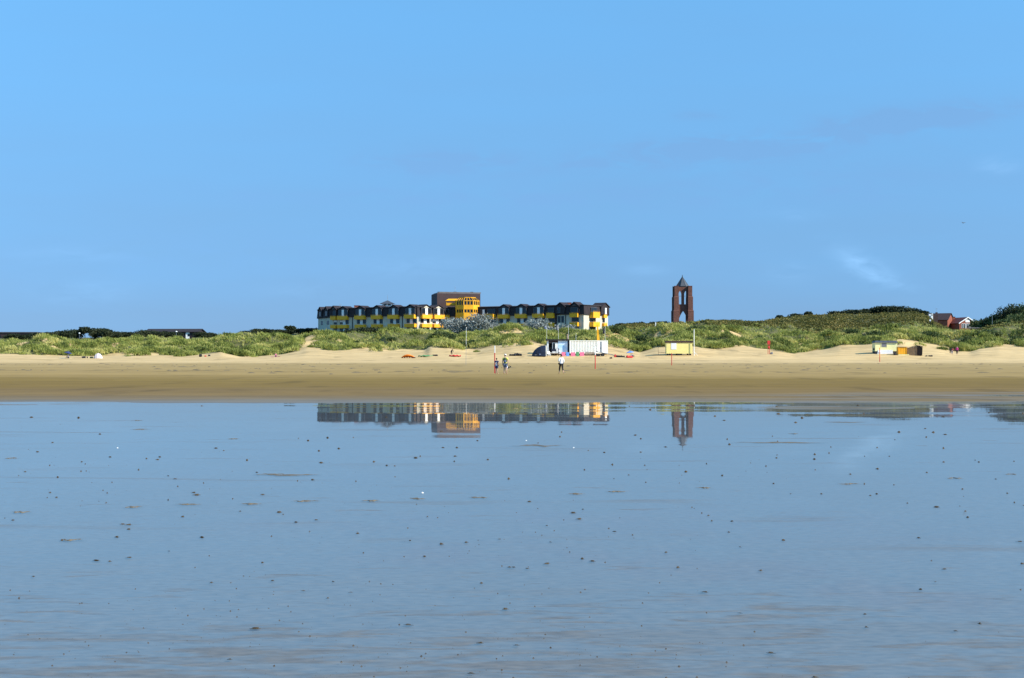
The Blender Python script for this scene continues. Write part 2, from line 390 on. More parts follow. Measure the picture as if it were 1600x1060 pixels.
    L(noise(1.0, .5, .8, 5), bp.inputs['Height']); L(bp.outputs['Normal'], b.inputs['Normal'])
    return m

rows = np.concatenate([np.arange(-120, 46, 6.0), np.arange(46, 92, .5), np.arange(92, 328, 3.0), np.arange(328, 462, .85), np.arange(462, 720, 3.0), np.geomspace(720, 6000, 26)])
beach = grid_mesh('beach', rows, np.linspace(-.62, .62, 1001), 60, terrain, beach_material(), 'veg')
tag(beach, kind='structure')

# ------------------------------------------------------------------ the film of water on the flat
def water_material():
    m = bpy.data.materials.new('water_film'); m.use_nodes = True
    nt = m.node_tree; L = nt.links.new
    nt.nodes.remove(nt.nodes['Principled BSDF']); out = nt.nodes['Material Output']
    g = node(nt, 'ShaderNodeNewGeometry'); sep = node(nt, 'ShaderNodeSeparateXYZ'); L(g.outputs['Position'], sep.inputs[0])
    def noise(sx, sy, det=3, col=False, dist=0.0):
        mp = node(nt, 'ShaderNodeMapping'); mp.inputs['Scale'].default_value = (sx, sy, 1)
        L(g.outputs['Position'], mp.inputs['Vector'])
        n = node(nt, 'ShaderNodeTexNoise'); n.inputs['Scale'].default_value = 1; n.inputs['Detail'].default_value = det; n.inputs['Distortion'].default_value = dist
        L(mp.outputs['Vector'], n.inputs['Vector']); return n.outputs['Color' if col else 'Fac']
    def slope(sx, sy, ax, ay):
        s = node(nt, 'ShaderNodeVectorMath', operation='SUBTRACT'); L(noise(sx, sy, 2, True), s.inputs[0]); s.inputs[1].default_value = (.5, .5, .5)
        k = node(nt, 'ShaderNodeVectorMath', operation='MULTIPLY'); L(s.outputs[0], k.inputs[0]); k.inputs[1].default_value = (ax, ay, 0); return k.outputs[0]
    # gentle wavelets: tiny slopes, crests running along the shore
    a = node(nt, 'ShaderNodeVectorMath', operation='ADD'); L(slope(.09, .42, .003, .0098), a.inputs[0]); L(slope(.7, 2.4, .001, .0018), a.inputs[1])
    n = node(nt, 'ShaderNodeVectorMath', operation='ADD'); L(a.outputs[0], n.inputs[0]); n.inputs[1].default_value = (0, 0, 1)
    nn = node(nt, 'ShaderNodeVectorMath', operation='NORMALIZE'); L(n.outputs[0], nn.inputs[0])
    gl = node(nt, 'ShaderNodeBsdfGlossy'); gl.inputs['Roughness'].default_value = .020; gl.inputs['Color'].default_value = (.98, .90, .82, 1); L(nn.outputs[0], gl.inputs['Normal'])
    fr = node(nt, 'ShaderNodeFresnel'); fr.inputs['IOR'].default_value = 1.36; L(nn.outputs[0], fr.inputs['Normal'])
    # where the film is thin the damp sand shows through
    A = noise(.22, .9, 5, dist=.6)
    ra = node(nt, 'ShaderNodeMapRange'); L(A, ra.inputs['Value']); ra.inputs['From Min'].default_value = .60; ra.inputs['From Max'].default_value = .76
    ra.inputs['To Min'].default_value = 1; ra.inputs['To Max'].default_value = .38
    B = noise(1.5, 4.8, 7, dist=.9)
    ny = node(nt, 'ShaderNodeMapRange'); L(sep.outputs['Y'], ny.inputs['Value']); ny.inputs['From Min'].default_value = 7.0; ny.inputs['From Max'].default_value = 12.5
    ny.inputs['To Min'].default_value = .15; ny.inputs['To Max'].default_value = -.10
    big = noise(.35, .8, 2)
    bb = node(nt, 'ShaderNodeMath', operation='MULTIPLY_ADD'); L(big, bb.inputs[0]); bb.inputs[1].default_value = .35; bb.inputs[2].default_value = -.175
    bs = node(nt, 'ShaderNodeMath', operation='ADD'); L(B, bs.inputs[0]); L(ny.outputs[0], bs.inputs[1])
    bs2 = node(nt, 'ShaderNodeMath', operation='ADD'); L(bs.outputs[0], bs2.inputs[0]); L(bb.outputs[0], bs2.inputs[1])
    rb = node(nt, 'ShaderNodeMapRange'); L(bs2.outputs[0], rb.inputs['Value']); rb.inputs['From Min'].default_value = .57; rb.inputs['From Max'].default_value = .72
    rb.inputs['To Min'].default_value = 1; rb.inputs['To Max'].default_value = .22
    mul = node(nt, 'ShaderNodeMath', operation='MULTIPLY'); L(ra.outputs[0], mul.inputs[0]); L(rb.outputs[0], mul.inputs[1])
    w = node(nt, 'ShaderNodeMath', operation='MULTIPLY'); L(fr.outputs[0], w.inputs[0]); L(mul.outputs[0], w.inputs[1])
    C = noise(.9, 1.7, 4, dist=.8)                           # short dark ripples farther out
    rc = node(nt, 'ShaderNodeMapRange'); L(C, rc.inputs['Value']); rc.inputs['From Min'].default_value = .66; rc.inputs['From Max'].default_value = .76; rc.inputs['To Min'].default_value = 1; rc.inputs['To Max'].default_value = .62
    # at the far right the sand drains first: broken film there
    rx = node(nt, 'ShaderNodeMapRange'); L(sep.outputs['X'], rx.inputs['Value']); rx.inputs['From Min'].default_value = 6; rx.inputs['From Max'].default_value = 15
    ry = node(nt, 'ShaderNodeMapRange'); L(sep.outputs['Y'], ry.inputs['Value']); ry.inputs['From Min'].default_value = 33; ry.inputs['From Max'].default_value = 52
    rn = node(nt, 'ShaderNodeMapRange'); L(noise(.10, .42, 5, dist=.5), rn.inputs['Value']); rn.inputs['From Min'].default_value = .36; rn.inputs['From Max'].default_value = .56
    rxy = node(nt, 'ShaderNodeMath', operation='MULTIPLY'); L(rx.outputs[0], rxy.inputs[0]); L(ry.outputs[0], rxy.inputs[1])
    rxn = node(nt, 'ShaderNodeMath', operation='MULTIPLY'); L(rxy.outputs[0], rxn.inputs[0]); L(rn.outputs[0], rxn.inputs[1])
    dr = node(nt, 'ShaderNodeMath', operation='MULTIPLY_ADD'); L(rxn.outputs[0], dr.inputs[0]); dr.inputs[1].default_value = -.62; dr.inputs[2].default_value = 1.0
    wd = node(nt, 'ShaderNodeMath', operation='MULTIPLY'); L(w.outputs[0], wd.inputs[0]); L(dr.outputs[0], wd.inputs[1]); w = wd
    bf = node(nt, 'ShaderNodeMath', operation='SUBTRACT'); bf.inputs[0].default_value = 1; L(g.outputs['Backfacing'], bf.inputs[1])
    gr = node(nt, 'ShaderNodeMapRange'); L(noise(9.0, 20.0, 6), gr.inputs['Value']); gr.inputs['From Min'].default_value = .40; gr.inputs['From Max'].default_value = .66; gr.inputs['To Min'].default_value = 1.0; gr.inputs['To Max'].default_value = .88
    wg = node(nt, 'ShaderNodeMath', operation='MULTIPLY'); L(w.outputs[0], wg.inputs[0]); L(gr.outputs[0], wg.inputs[1]); w = wg
    w2 = node(nt, 'ShaderNodeMath', operation='MULTIPLY'); L(w.outputs[0], w2.inputs[0]); L(bf.outputs[0], w2.inputs[1])
    w = node(nt, 'ShaderNodeMath', operation='MULTIPLY'); L(w2.outputs[0], w.inputs[0]); L(rc.outputs[0], w.inputs[1])
    tr = node(nt, 'ShaderNodeBsdfTransparent')
    ms = node(nt, 'ShaderNodeMixShader'); L(w.outputs[0], ms.inputs['Fac']); L(tr.outputs[0], ms.inputs[1]); L(gl.outputs[0], ms.inputs[2])
    L(ms.outputs[0], out.inputs['Surface'])
    return m

water = grid_mesh('shallow_water', np.linspace(-120, 100, 45), np.linspace(-.62, .62, 41), 60, lambda x, y: (0 * x, 0 * x), water_material())
tag(water, kind='structure')

# ------------------------------------------------------------------ sky, sun, camera
def build_world():
    w = bpy.data.worlds.new('World'); scene.world = w; w.use_nodes = True
    nt = w.node_tree; L = nt.links.new; bg = nt.nodes['Background']
    tc = node(nt, 'ShaderNodeTexCoord'); sep = node(nt, 'ShaderNodeSeparateXYZ'); L(tc.outputs['Generated'], sep.inputs[0])
    def math_(op, a, b=None, c=None):
        n = node(nt, 'ShaderNodeMath', operation=op)
        for i, v in enumerate((a, b, c)):
            if v is None: continue
            if isinstance(v, (int, float)): n.inputs[i].default_value = v
            else: L(v, n.inputs[i])
        return n.outputs[0]
    zz = math_('MULTIPLY_ADD', math_('MAXIMUM', sep.outputs['Z'], 0.0), SKY_K, SKY_C)
    cb = node(nt, 'ShaderNodeCombineXYZ'); L(sep.outputs['X'], cb.inputs[0]); L(sep.outputs['Y'], cb.inputs[1]); L(zz, cb.inputs[2])
    nm = node(nt, 'ShaderNodeVectorMath', operation='NORMALIZE'); L(cb.outputs[0], nm.inputs[0])
    sky = node(nt, 'ShaderNodeTexSky', sky_type='NISHITA'); sky.sun_disc = False
    sky.sun_elevation = R(SUN_ELEV); sky.sun_rotation = R(SUN_AZ); sky.altitude = 0; sky.air_density = SKY_AIR; sky.dust_density = SKY_DUST; sky.ozone_density = SKY_OZ
    L(nm.outputs[0], sky.inputs['Vector'])
    # a few faint veils of cloud, placed by azimuth and elevation
    y = math_('MAXIMUM', sep.outputs['Y'], .05)
    u = math_('DIVIDE', sep.outputs['X'], y); v = math_('DIVIDE', sep.outputs['Z'], y)
    cuv = node(nt, 'ShaderNodeCombineXYZ'); L(u, cuv.inputs[0]); L(v, cuv.inputs[1])
    mp = node(nt, 'ShaderNodeMapping'); mp.inputs['Scale'].default_value = (26, 80, 1); L(cuv.outputs[0], mp.inputs['Vector'])
    nz = node(nt, 'ShaderNodeTexNoise'); nz.inputs['Scale'].default_value = 1; nz.inputs['Detail'].default_value = 7; nz.inputs['Roughness'].default_value = .6; nz.inputs['Distortion'].default_value = .5
    L(mp.outputs['Vector'], nz.inputs['Vector'])
    mp2 = node(nt, 'ShaderNodeMapping'); mp2.inputs['Scale'].default_value = (5, 26, 1); L(cuv.outputs[0], mp2.inputs['Vector'])
    nz2 = node(nt, 'ShaderNodeTexNoise'); nz2.inputs['Scale'].default_value = 1; nz2.inputs['Detail'].default_value = 4; L(mp2.outputs['Vector'], nz2.inputs['Vector'])
    def blob(px, py, wx, wy, tilt=0.0):
        cu, cv = (px - 800) / F, (YH - py) / F
        du = math_('SUBTRACT', u, cu); dv = math_('SUBTRACT', v, cv)
        dv = math_('MULTIPLY_ADD', du, -tilt, dv)
        a = math_('MULTIPLY', du, F / wx); b = math_('MULTIPLY', dv, F / wy)
        s = math_('MULTIPLY_ADD', a, a, math_('MULTIPLY', b, b))
        return math_('EXPONENT', math_('MULTIPLY', s, -1.0))
    def total(lst):
        t = None
        for (p, k) in lst:
            q = math_('MULTIPLY', blob(*p), k); t = q if t is None else math_('ADD', t, q)
        return t
    nf = node(nt, 'ShaderNodeMapRange'); L(nz.outputs['Fac'], nf.inputs['Value']); nf.inputs['From Min'].default_value = .36; nf.inputs['From Max'].default_value = .68
    gre = total([((690, 252, 115, 19), .9), ((1120, 232, 150, 19, .04), 1.1), ((960, 252, 110, 13, .08), .7), ((1430, 186, 150, 20, .10), 1.0), ((1320, 212, 110, 13, .15), .6), ((1150, 290, 420, 40, .05), .30), ((350, 400, 300, 40), .2), ((1090, 180, 50, 8), .25), ((1330, 300, 60, 16), .3), ((500, 300, 300, 20), .15), ((800, 310, 400, 12), .25)])
    whi = total([((1352, 416, 42, 20, -.45), 1.0), ((1390, 440, 40, 10, -.3), .6), ((1235, 425, 34, 14), .4), ((1010, 422, 30, 9), .4), ((1562, 258, 30, 12), .75), ((1240, 336, 40, 8), .3), ((650, 416, 90, 16), .35), ((130, 455, 70, 18), .35), ((115, 398, 80, 12), .3), ((480, 455, 60, 12), .2)])
    gf = math_('MINIMUM', math_('MULTIPLY', math_('MULTIPLY', gre, nf.outputs[0]), 3.0), 1.0); wf = math_('MINIMUM', math_('MULTIPLY', math_('MULTIPLY', whi, nf.outputs[0]), .85), 1.0)
    def scl(col, k):
        n = node(nt, 'ShaderNodeMix', data_type='RGBA', blend_type='MULTIPLY'); n.inputs['Factor'].default_value = 1
        L(col, n.inputs['A']); n.inputs['B'].default_value = (*k, 1); return n.outputs['Result']
    def mx(fac, A, B):
        n = node(nt, 'ShaderNodeMix', data_type='RGBA'); L(fac, n.inputs['Factor']); L(A, n.inputs['A']); L(B, n.inputs['B']); return n.outputs['Result']
    base = scl(sky.outputs['Color'], SKY_TINT)
    # thin high haze low down, uneven
    hz = math_('MULTIPLY', math_('EXPONENT', math_('MULTIPLY', math_('MAXIMUM', v, 0.0), -5.2)), math_('MULTIPLY_ADD', nz2.outputs['Fac'], .5, .75))
    c = mx(math_('MULTIPLY', hz, .95), base, scl(base, (1.22, .675, .575)))
    c = mx(gf, c, scl(base, (1.15, .80, .76)))
    c = mx(wf, c, scl(base, (1.75, 1.10, .97)))
    L(c, bg.inputs['Color']); bg.inputs['Strength'].default_value = SKY_STR

SKY_AIR, SKY_DUST, SKY_OZ, SKY_STR = 1.0, .3, 3.0, .15
SKY_TINT = (.675, 1.235, 1.34); SKY_K, SKY_C = .35, .34
build_world()
sl = bpy.data.lights.new('sun', 'SUN'); sl.energy = 5.0; sl.angle = R(.53); sl.color = (1, .93, .80)
so = bpy.data.objects.new('sun', sl); COL.objects.link(so)
e, a = R(SUN_ELEV), R(SUN_AZ)
sdir = Vector((math.sin(a) * math.cos(e), math.cos(a) * math.cos(e), math.sin(e)))
so.rotation_euler = sdir.to_track_quat('Z', 'Y').to_euler(); so.location = (200, -50, 150)

cam = bpy.data.cameras.new('camera'); cam.sensor_width = 36; cam.lens = 36 * F / 1600; cam.clip_end = 20000; cam.clip_start = .1
co = bpy.data.objects.new('camera', cam); COL.objects.link(co); co.location = (0, 0, CH)
co.rotation_euler = (R(90) + math.atan((YH - 530) / F), 0, 0); scene.camera = co
scene.view_settings.view_transform = 'Standard'; scene.view_settings.look = 'None'
scene.view_settings.exposure = .55; scene.view_settings.gamma = 1

# ------------------------------------------------------------------ foliage
def leaf_cloud(n, blobs, size, seed, flat=1.0):
    """n small leaf faces through the outer volume of a set of ellipsoids (cx,cy,cz,rx,ry,rz)"""
    g = np.random.default_rng(seed)
    b = np.array(blobs, float); w = b[:, 3] * b[:, 4] + b[:, 3] * b[:, 5]; w /= w.sum()
    k = g.choice(len(b), n, p=w)
    d = g.normal(size=(n, 3)); d /= np.linalg.norm(d, axis=1)[:, None]
    r = g.random(n) ** .38
    lump = .78 + .44 * vnoise(d[:, 0] * 2.6 + k * 7.1, d[:, 2] * 2.6 + d[:, 1] * 2.2, seed)
    c = b[k, :3] + d * (r * lump)[:, None] * b[k, 3:]
    s = size * (.55 + .9 * g.random(n))
    a = g.normal(size=(n, 3)) + d * .3; a /= np.linalg.norm(a, axis=1)[:, None]
    t = np.cross(a, g.normal(size=(n, 3))); t /= np.linalg.norm(t, axis=1)[:, None]; q = np.cross(a, t)
    t = t * s[:, None]; q = q * (s * .6)[:, None]
    V = np.stack([c - t, c - q * flat, c + t, c + q * flat], 1).reshape(-1, 3)
    V[:, 2] = np.maximum(V[:, 2], -.2)
    return V, np.arange(4 * n), .15 + .7 * g.random(n)

def crown_blobs(w, h, base, n, seed, squash=1.0):
    """ellipsoids that make an uneven crown of width w between heights base and h"""
    r = random.Random(seed); out = []
    for i in range(n):
        a = r.uniform(0, 6.28); q = r.random() ** .6 * .34 * w
        cz = base + (h - base) * r.uniform(.35, .68)
        rr = w * r.uniform(.20, .32)
        rz = min(rr * squash, (h - cz))
        out.append((q * math.cos(a), q * math.sin(a), cz, rr, rr, max(rz, .3)))
    out.append((0, 0, base + (h - base) * .55, w * .33, w * .33, (h - base) * .45))
    return out

def make_tree(name, label, cat, group, loc, w, h, base, nleaf, leaf, material, seed, blobs=8, squash=.9):
    root = empty(name, loc, 0, label, cat, group)
    V, f, t = leaf_cloud(nleaf, crown_blobs(w, h, base, blobs, seed, squash), leaf, seed)
    np_mesh('crown', V, f, 4, material, root, t)
    r = random.Random(seed); tr = MB()
    lean = (r.uniform(-.3, .3), r.uniform(-.3, .3)); tt = max(.08, w * .035)
    tr.tube([(0, 0, -.4), (lean[0] * .4, lean[1] * .4, h * .3), (lean[0], lean[1], h * .62)], [tt, tt * .75, tt * .35], 7)
    for k in range(5):
        a = r.uniform(0, 6.28); z0 = h * r.uniform(.22, .5)
        p0 = Vector((lean[0] * z0 / h, lean[1] * z0 / h, z0)); p1 = p0 + Vector((math.cos(a) * w * .18, math.sin(a) * w * .18, h * .14)); p2 = p1 + Vector((math.cos(a) * w * .14, math.sin(a) * w * .14, h * .12))
        tr.tube([p0, p1, p2], [tt * .5, tt * .35, tt * .12], 5)
    tr.build('trunk', M['bark'], root)
    return root

# marram grass on the front dunes: fans of bent blades, one mass nobody could count
def grass_fans(X, Y, Z, H, blades, width, seed, lean=.45):
    g = np.random.default_rng(seed); n = len(X); N = n * blades
    ang = g.random(N) * 2 * np.pi; ln = np.repeat(H, blades) * (.6 + .6 * g.random(N))
    tilt = np.abs(g.normal(0, lean, N)); wind = .32
    bx = np.repeat(X, blades) + g.normal(0, .16, N); by = np.repeat(Y, blades) + g.normal(0, .16, N); bz = np.repeat(Z, blades) - .06
    dx = np.cos(ang) * np.sin(tilt) - wind * .5; dy = np.sin(ang) * np.sin(tilt)
    wa = g.random(N) * np.pi; wx = np.cos(wa) * width * (.6 + .8 * g.random(N)); wy = np.sin(wa) * width * (.6 + .8 * g.random(N))
    up = np.cos(tilt)
    V = np.empty((N, 5, 3))
    V[:, 0] = np.stack([bx - wx, by - wy, bz], 1); V[:, 1] = np.stack([bx + wx, by + wy, bz], 1)
    mx_ = bx + dx * ln * .45; my_ = by + dy * ln * .45; mz = bz + up * ln * .62
    V[:, 2] = np.stack([mx_ + wx * .8, my_ + wy * .8, mz], 1); V[:, 3] = np.stack([mx_ - wx * .8, my_ - wy * .8, mz], 1)
    V[:, 4] = np.stack([bx + dx * ln * 1.15, by + dy * ln * 1.15, bz + up * ln * .95], 1)
    i = np.arange(N)[:, None] * 5
    F3 = np.concatenate([i + 0, i + 1, i + 2, i + 0, i + 2, i + 3, i + 3, i + 2, i + 4], 1).reshape(-1)
    base_t = np.repeat(g.random(n), blades) * .6 + g.random(N) * .4
    return V.reshape(-1, 3), F3, np.repeat(base_t, 3)

def scatter(n, pxr, dr, seed, need=.5, veg_power=1.0):
    g = np.random.default_rng(seed)
    D = g.uniform(dr[0], dr[1], n); px = g.uniform(pxr[0], pxr[1], n); X = (px - 800) * D / F
    z, v = terrain(X, D); keep = g.random(n) < np.clip((v - need) / (1 - need), 0, 1) ** veg_power
    return X[keep], D[keep], z[keep], v[keep]

X, Y, Z, Vg = scatter(44000, (-160, 1760), (326, 402), 11, .35)
H = (.30 + .55 * vnoise(X / 3, Y / 3, 5)) * (.55 + .5 * Vg)
V, f, t = grass_fans(X, Y, Z, H, 8, .045, 12)
# tussocks: rounded cushions of marram over small hummocks, most of them along the foot
gt = np.random.default_rng(55); n = 5200
D = gt.uniform(332, 396, n); px = gt.uniform(-140, 1740, n); xc = (px - 800) * D / F; zc_, vc = terrain(xc, D)
near = gt.random(n) < np.where(vc > .06, np.where(vc < .9, .60, .15), 0); xc, yc, zc_ = xc[near], D[near], zc_[near]
Rr = .9 + 1.7 * gt.random(len(xc)) ** 1.6; k = np.repeat(np.arange(len(xc)), np.maximum(8, (Rr ** 2 * 15)).astype(int)); m_ = len(k)
r_ = np.sqrt(gt.random(m_)); a_ = gt.random(m_) * 6.283
X2 = xc[k] + r_ * Rr[k] * np.cos(a_); Y2 = yc[k] + r_ * Rr[k] * np.sin(a_) * .9
Z2 = terrain(X2, Y2)[0] + np.sqrt(np.clip(1 - r_ ** 2, 0, 1)) * Rr[k] * .48
V2, f2, t2 = grass_fans(X2, Y2, Z2, .40 + .45 * gt.random(m_), 6, .05, 56, .6)
t2 = np.clip(t2 * .55 + np.repeat(np.repeat(gt.random(len(xc)), np.bincount(k, minlength=len(xc))), 18) * .55 - .06, 0, 1)  # random light and dark tussock tones stand in for mound shading
f = np.concatenate([f, f2 + len(V)]); V = np.concatenate([V, V2]); t = np.concatenate([t, t2]); print('tussocks', len(xc), 'grass faces', len(t))
tag(np_mesh('dune_grass', V, f, 3, M['grass'], None, t), 'green and straw marram grass covering the front dunes', 'grass', kind='stuff')
X, Y, Z, Vg = scatter(22000, (-160, 1760), (402, 500), 13, .4)
H = (.4 + .5 * vnoise(X / 4, Y / 4, 6)) * .9
V, f, t = grass_fans(X, Y, Z, H, 7, .055, 14)
tag(np_mesh('back_grass', V, f, 3, M['grass'], None, t), 'marram grass on the hollows behind the front dune ridge', 'grass', kind='stuff')

# heath on the long hill to the right: low shrubs and grass growing into each other
g_ = np.random.default_rng(21); n = 15000
D = g_.uniform(455, 660, n); px = g_.uniform(960, 1750, n); X = (px - 800) * D / F; z, v = terrain(X, D)
k = (np.abs(px - 1504) > 24) & (g_.random(n) < .35 + .65 * sstep(.35, .6, fbm(X / 14, D / 14, 33))); X, Y, Z = X[k], D[k], z[k]
parts_v, parts_t = [], []
sz = .35 + .9 * vnoise(X / 6, Y / 6, 9) ** 1.5
nl = 16
ii = np.repeat(np.arange(len(X)), nl); N = len(ii)
d = g_.normal(size=(N, 3)); d /= np.linalg.norm(d, axis=1)[:, None]; d[:, 2] = np.abs(d[:, 2])
c = np.stack([X[ii], Y[ii], Z[ii]], 1) + d * (sz[ii] * (g_.random(N) ** .4))[:, None] * np.array([1.15, 1.15, .95])
a = g_.normal(size=(N, 3)); a /= np.linalg.norm(a, axis=1)[:, None]; tt = np.cross(a, g_.normal(size=(N, 3))); tt /= np.linalg.norm(tt, axis=1)[:, None]; qq = np.cross(a, tt)
s = (.20 + .2 * g_.random(N))[:, None]
V = np.stack([c - tt * s, c - qq * s * .6, c + tt * s, c + qq * s * .6], 1).reshape(-1, 3)
tint = np.repeat(g_.random(len(X)), nl) * .6 + g_.random(N) * .4
tag(np_mesh('heath_scrub', V, np.arange(4 * N), 4, M['leaf_scrub'], None, tint), 'olive brown heath scrub covering the long hill at right', 'scrub', kind='stuff')

# single tufts standing on the bare sand in front of the dunes
def grass_tuft(loc, w, h, seed, label):
    g = np.random.default_rng(seed); n = max(10, int(w * w * 22))
    r = np.sqrt(g.random(n)) * w / 2; a = g.random(n) * 6.283
    X = r * np.cos(a); Y = r * np.sin(a); H = h * (1 - .45 * (r / (w / 2)) ** 2)
    V, f, t = grass_fans(X, Y, 0 * X, H, 9, .04, seed + 1, .5)
    o = np_mesh('grass_tuft', V, f, 3, M['grass'], None, t); o.location = loc
    return tag(o, label, 'grass tuft', 'tufts of grass on bare sand')
for i, (px, D, w, h, lab) in enumerate([
    (281, 330, 2.2, 1.0, 'small ragged tuft of marram on sand left of a rounder one'),
    (299, 333, 3.2, 1.3, 'round tuft of marram on bare sand near the sunbathers'),
    (398, 330, 1.3, .5, 'tiny tuft below the big hummock at left'),
    (487, 344, 1.8, .8, 'short tuft on the sandy blow-out beside the hotel end'),
    (745, 332, 1.3, .7, 'little tuft behind the red and white pole'),
    (823, 335, 2.3, 1.2, 'isolated round tuft on the slope left of the kiosk'),
    (1013, 333, 1.9, .9, 'small tuft on sand left of the yellow hut'),
    (1100, 338, 3.8, 1.7, 'broad dark tuft on the slope right of the white post'),
    (1130, 338, 4.2, 1.5, 'long tuft at the dune foot between hut and red rescue post'),
    (1472, 334, 2.2, .9, 'small dark tuft on sand left of the group in red and pink'),
    (1502, 337, 4.4, 2.2, 'large dark tuft right behind the group in red and pink'),
    (1520, 335, 2.0, .9, 'low tuft at the far right dune foot')]):
    grass_tuft(at(px, D, -.05), w, h, 200 + i, lab)

# silver shrubs in front of the hotel
def shrub(px, D, w, h, label, seed, material='leaf_silver', nleaf=2600, leaf=.26, name='silver_shrub', cat='shrub', group='silver grey shrubs before the hotel', dz=0):
    return make_tree(name, label, cat, group, at(px, D, dz), w, h, -.2, nleaf, leaf, M[material], seed, 10, .9)
shrub(712, 468, 9.5, 5.0, 'silver grey shrub left below the yellow pavilion', 301)
shrub(745, 466, 10.5, 5.7, 'tallest silver grey shrub, right below the yellow pavilion', 302)
shrub(775, 470, 6.5, 3.6, 'low brownish silver shrub right of the yellow pavilion', 303, nleaf=1400)
shrub(842, 466, 10.5, 5.4, 'broad silver shrub behind the kiosk', 304)
shrub(884, 468, 7.5, 3.9, 'low silver shrub left of the hotel corner', 305, nleaf=1500)
shrub(815, 470, 4.5, 3.0, 'smallest silver shrub between two broad ones', 306, nleaf=700)
for i, (px, w, h) in enumerate([(537, 7, 1.3), (556, 8, 1.7), (575, 8, 1.7), (594, 7, 1.5)]):
    shrub(px, 478, w, h, 'dark hedge shrub along the left base of the hotel', 320 + i, 'leaf_dark', 1300, .3, 'hedge_shrub', 'shrub', 'dark hedge along the hotel base')

# bushes among the marram: dark sea buckthorn and rose
DB = 'dark green bush among the marram of the front dunes'
bp0 = [make_tree('dune_bush', DB, 'bush', 'bushes among the front dune grass', (0, 0, 0), 5.0, 2.1, -.2, 1500, .22, M['leaf_mid'], 340 + i, 8, .8) for i in range(3)]
for i, (px, D, k) in enumerate([(688, 352, 1.1), (702, 356, .9), (722, 350, 1.0), (741, 352, .9), (760, 358, .8), (964, 358, 1.0), (990, 350, .9), (1003, 356, 1.1), (1088, 368, 1.1), (1112, 352, .8), (1160, 362, .9), (1196, 366, 1.0),
        (1246, 392, 1.2), (1330, 366, 1.0), (1366, 352, 1.1), (1398, 362, .9), (1452, 350, 1.2), (1468, 356, 1.1), (1490, 372, 1.2), (1516, 352, 1.1), (1538, 360, 1.2), (1556, 366, 1.0), (1592, 354, 1.3), (560, 372, .8), (612, 354, .7), (232, 352, .7), (345, 362, .8), (30, 356, .6)]):
    o = bp0[i] if i < 3 else copy_tree(bp0[i % 3])
    o.location = at(px, D, .1); k *= .82; o.scale = (k, k, k * .9); o.rotation_euler.z = i * 2.1
# trees along the skyline at left
TL = 'dark low tree in the row behind the left dunes'
protos = [make_tree('low_tree', TL, 'tree', 'trees behind the left dunes', (0, 0, 0), 8.5, 5.2, .6, 2600, .32, M['leaf_dark'], 400 + i, 9, .8) for i in range(4)]
spots = [(18, 522, 560), (36, 524, 556), (48, 522, 566), (62, 520, 560), (76, 519, 552), (90, 517.5, 558), (104, 516, 552), (118, 515, 560), (150, 513, 556), (164, 514, 552), (178, 518, 560),
         (194, 519, 555), (208, 519, 552), (224, 516, 556), (240, 517, 560), (256, 518, 540), (272, 519, 538), (316, 519, 548), (330, 522, 556), (388, 517, 552), (402, 514, 556), (418, 514, 552), (434, 515, 556), (444, 517, 550), (470, 516, 556), (484, 515, 552), (496, 514, 558), (-20, 520, 560), (-50, 519, 556), (-90, 518, 560)]
for i, (px, py, D) in enumerate(spots):
    o = protos[i] if i < 4 else copy_tree(protos[i % 4])
    p = at(px, D, -.3); o.location = p; h = py2z(py, D) - p.z
    k = max(.45, h / 5.2); o.scale = (max(k, .8), max(k, .8), k); o.rotation_euler.z = i * 1.7
make_tree('tree', 'small tree standing above the left row, near the street lamp', 'tree', None, at(133, 556), 4.5, py2z(510, 556) - at(133, 556).z, 2, 1300, .3, M['leaf_dark'], 441, 6)
make_tree('tree', 'small upright tree left of the hotel', 'tree', None, at(455, 552), 4.6, py2z(509.5, 552) - at(455, 552).z, 1.5, 1300, .3, M['leaf_dark'], 442, 6)
# low trees right of the hotel and along the hill
TR = 'low dark bush on the skyline between hotel and beacon'
for i, (px, py) in enumerate([(958, 508), (972, 505.5), (988, 507), (1003, 504.5), (1022, 505), (1036, 506.5)]):
    p = at(px, 640); make_tree('skyline_bush', TR, 'bush', 'bushes between hotel and beacon', p, 6.5, max(2.2, py2z(py, 640) - p.z), .2, 900, .32, M['leaf_dark'], 450 + i, 6, .7)
for i, (px, py, w, lab) in enumerate([(1219, 492.5, 4, 'tiny wind-bent tree at the left end of the hill skyline'), (1242, 490.5, 6, 'small low tree left of the middle of the hill skyline'),
        (1263, 487, 5.5, 'small dark tree standing up from the hill skyline'), (1305, 486.5, 7, 'small round tree on the hill skyline right of the middle')]):
    p = at(px, 630); make_tree('hill_tree', lab, 'tree', None, p, w, py2z(py, 630) - p.z, .4, 1000, .3, M['leaf_dark'], 460 + i, 6, .7)
for i, (px, py, w) in enumerate([(1332, 484.5, 12), (1357, 483, 11), (1376, 479, 14), (1396, 478.5, 14), (1416, 481.5, 13), (1434, 486, 10)]):
    p = at(px, 632); make_tree('hill_tree', 'dense dark tree in the clump on top of the hill', 'tree', 'tree clump on the hill top', p, w, py2z(py, 632) - p.z, .2, 3200, .34, M['leaf_dark'], 470 + i, 9, .7)
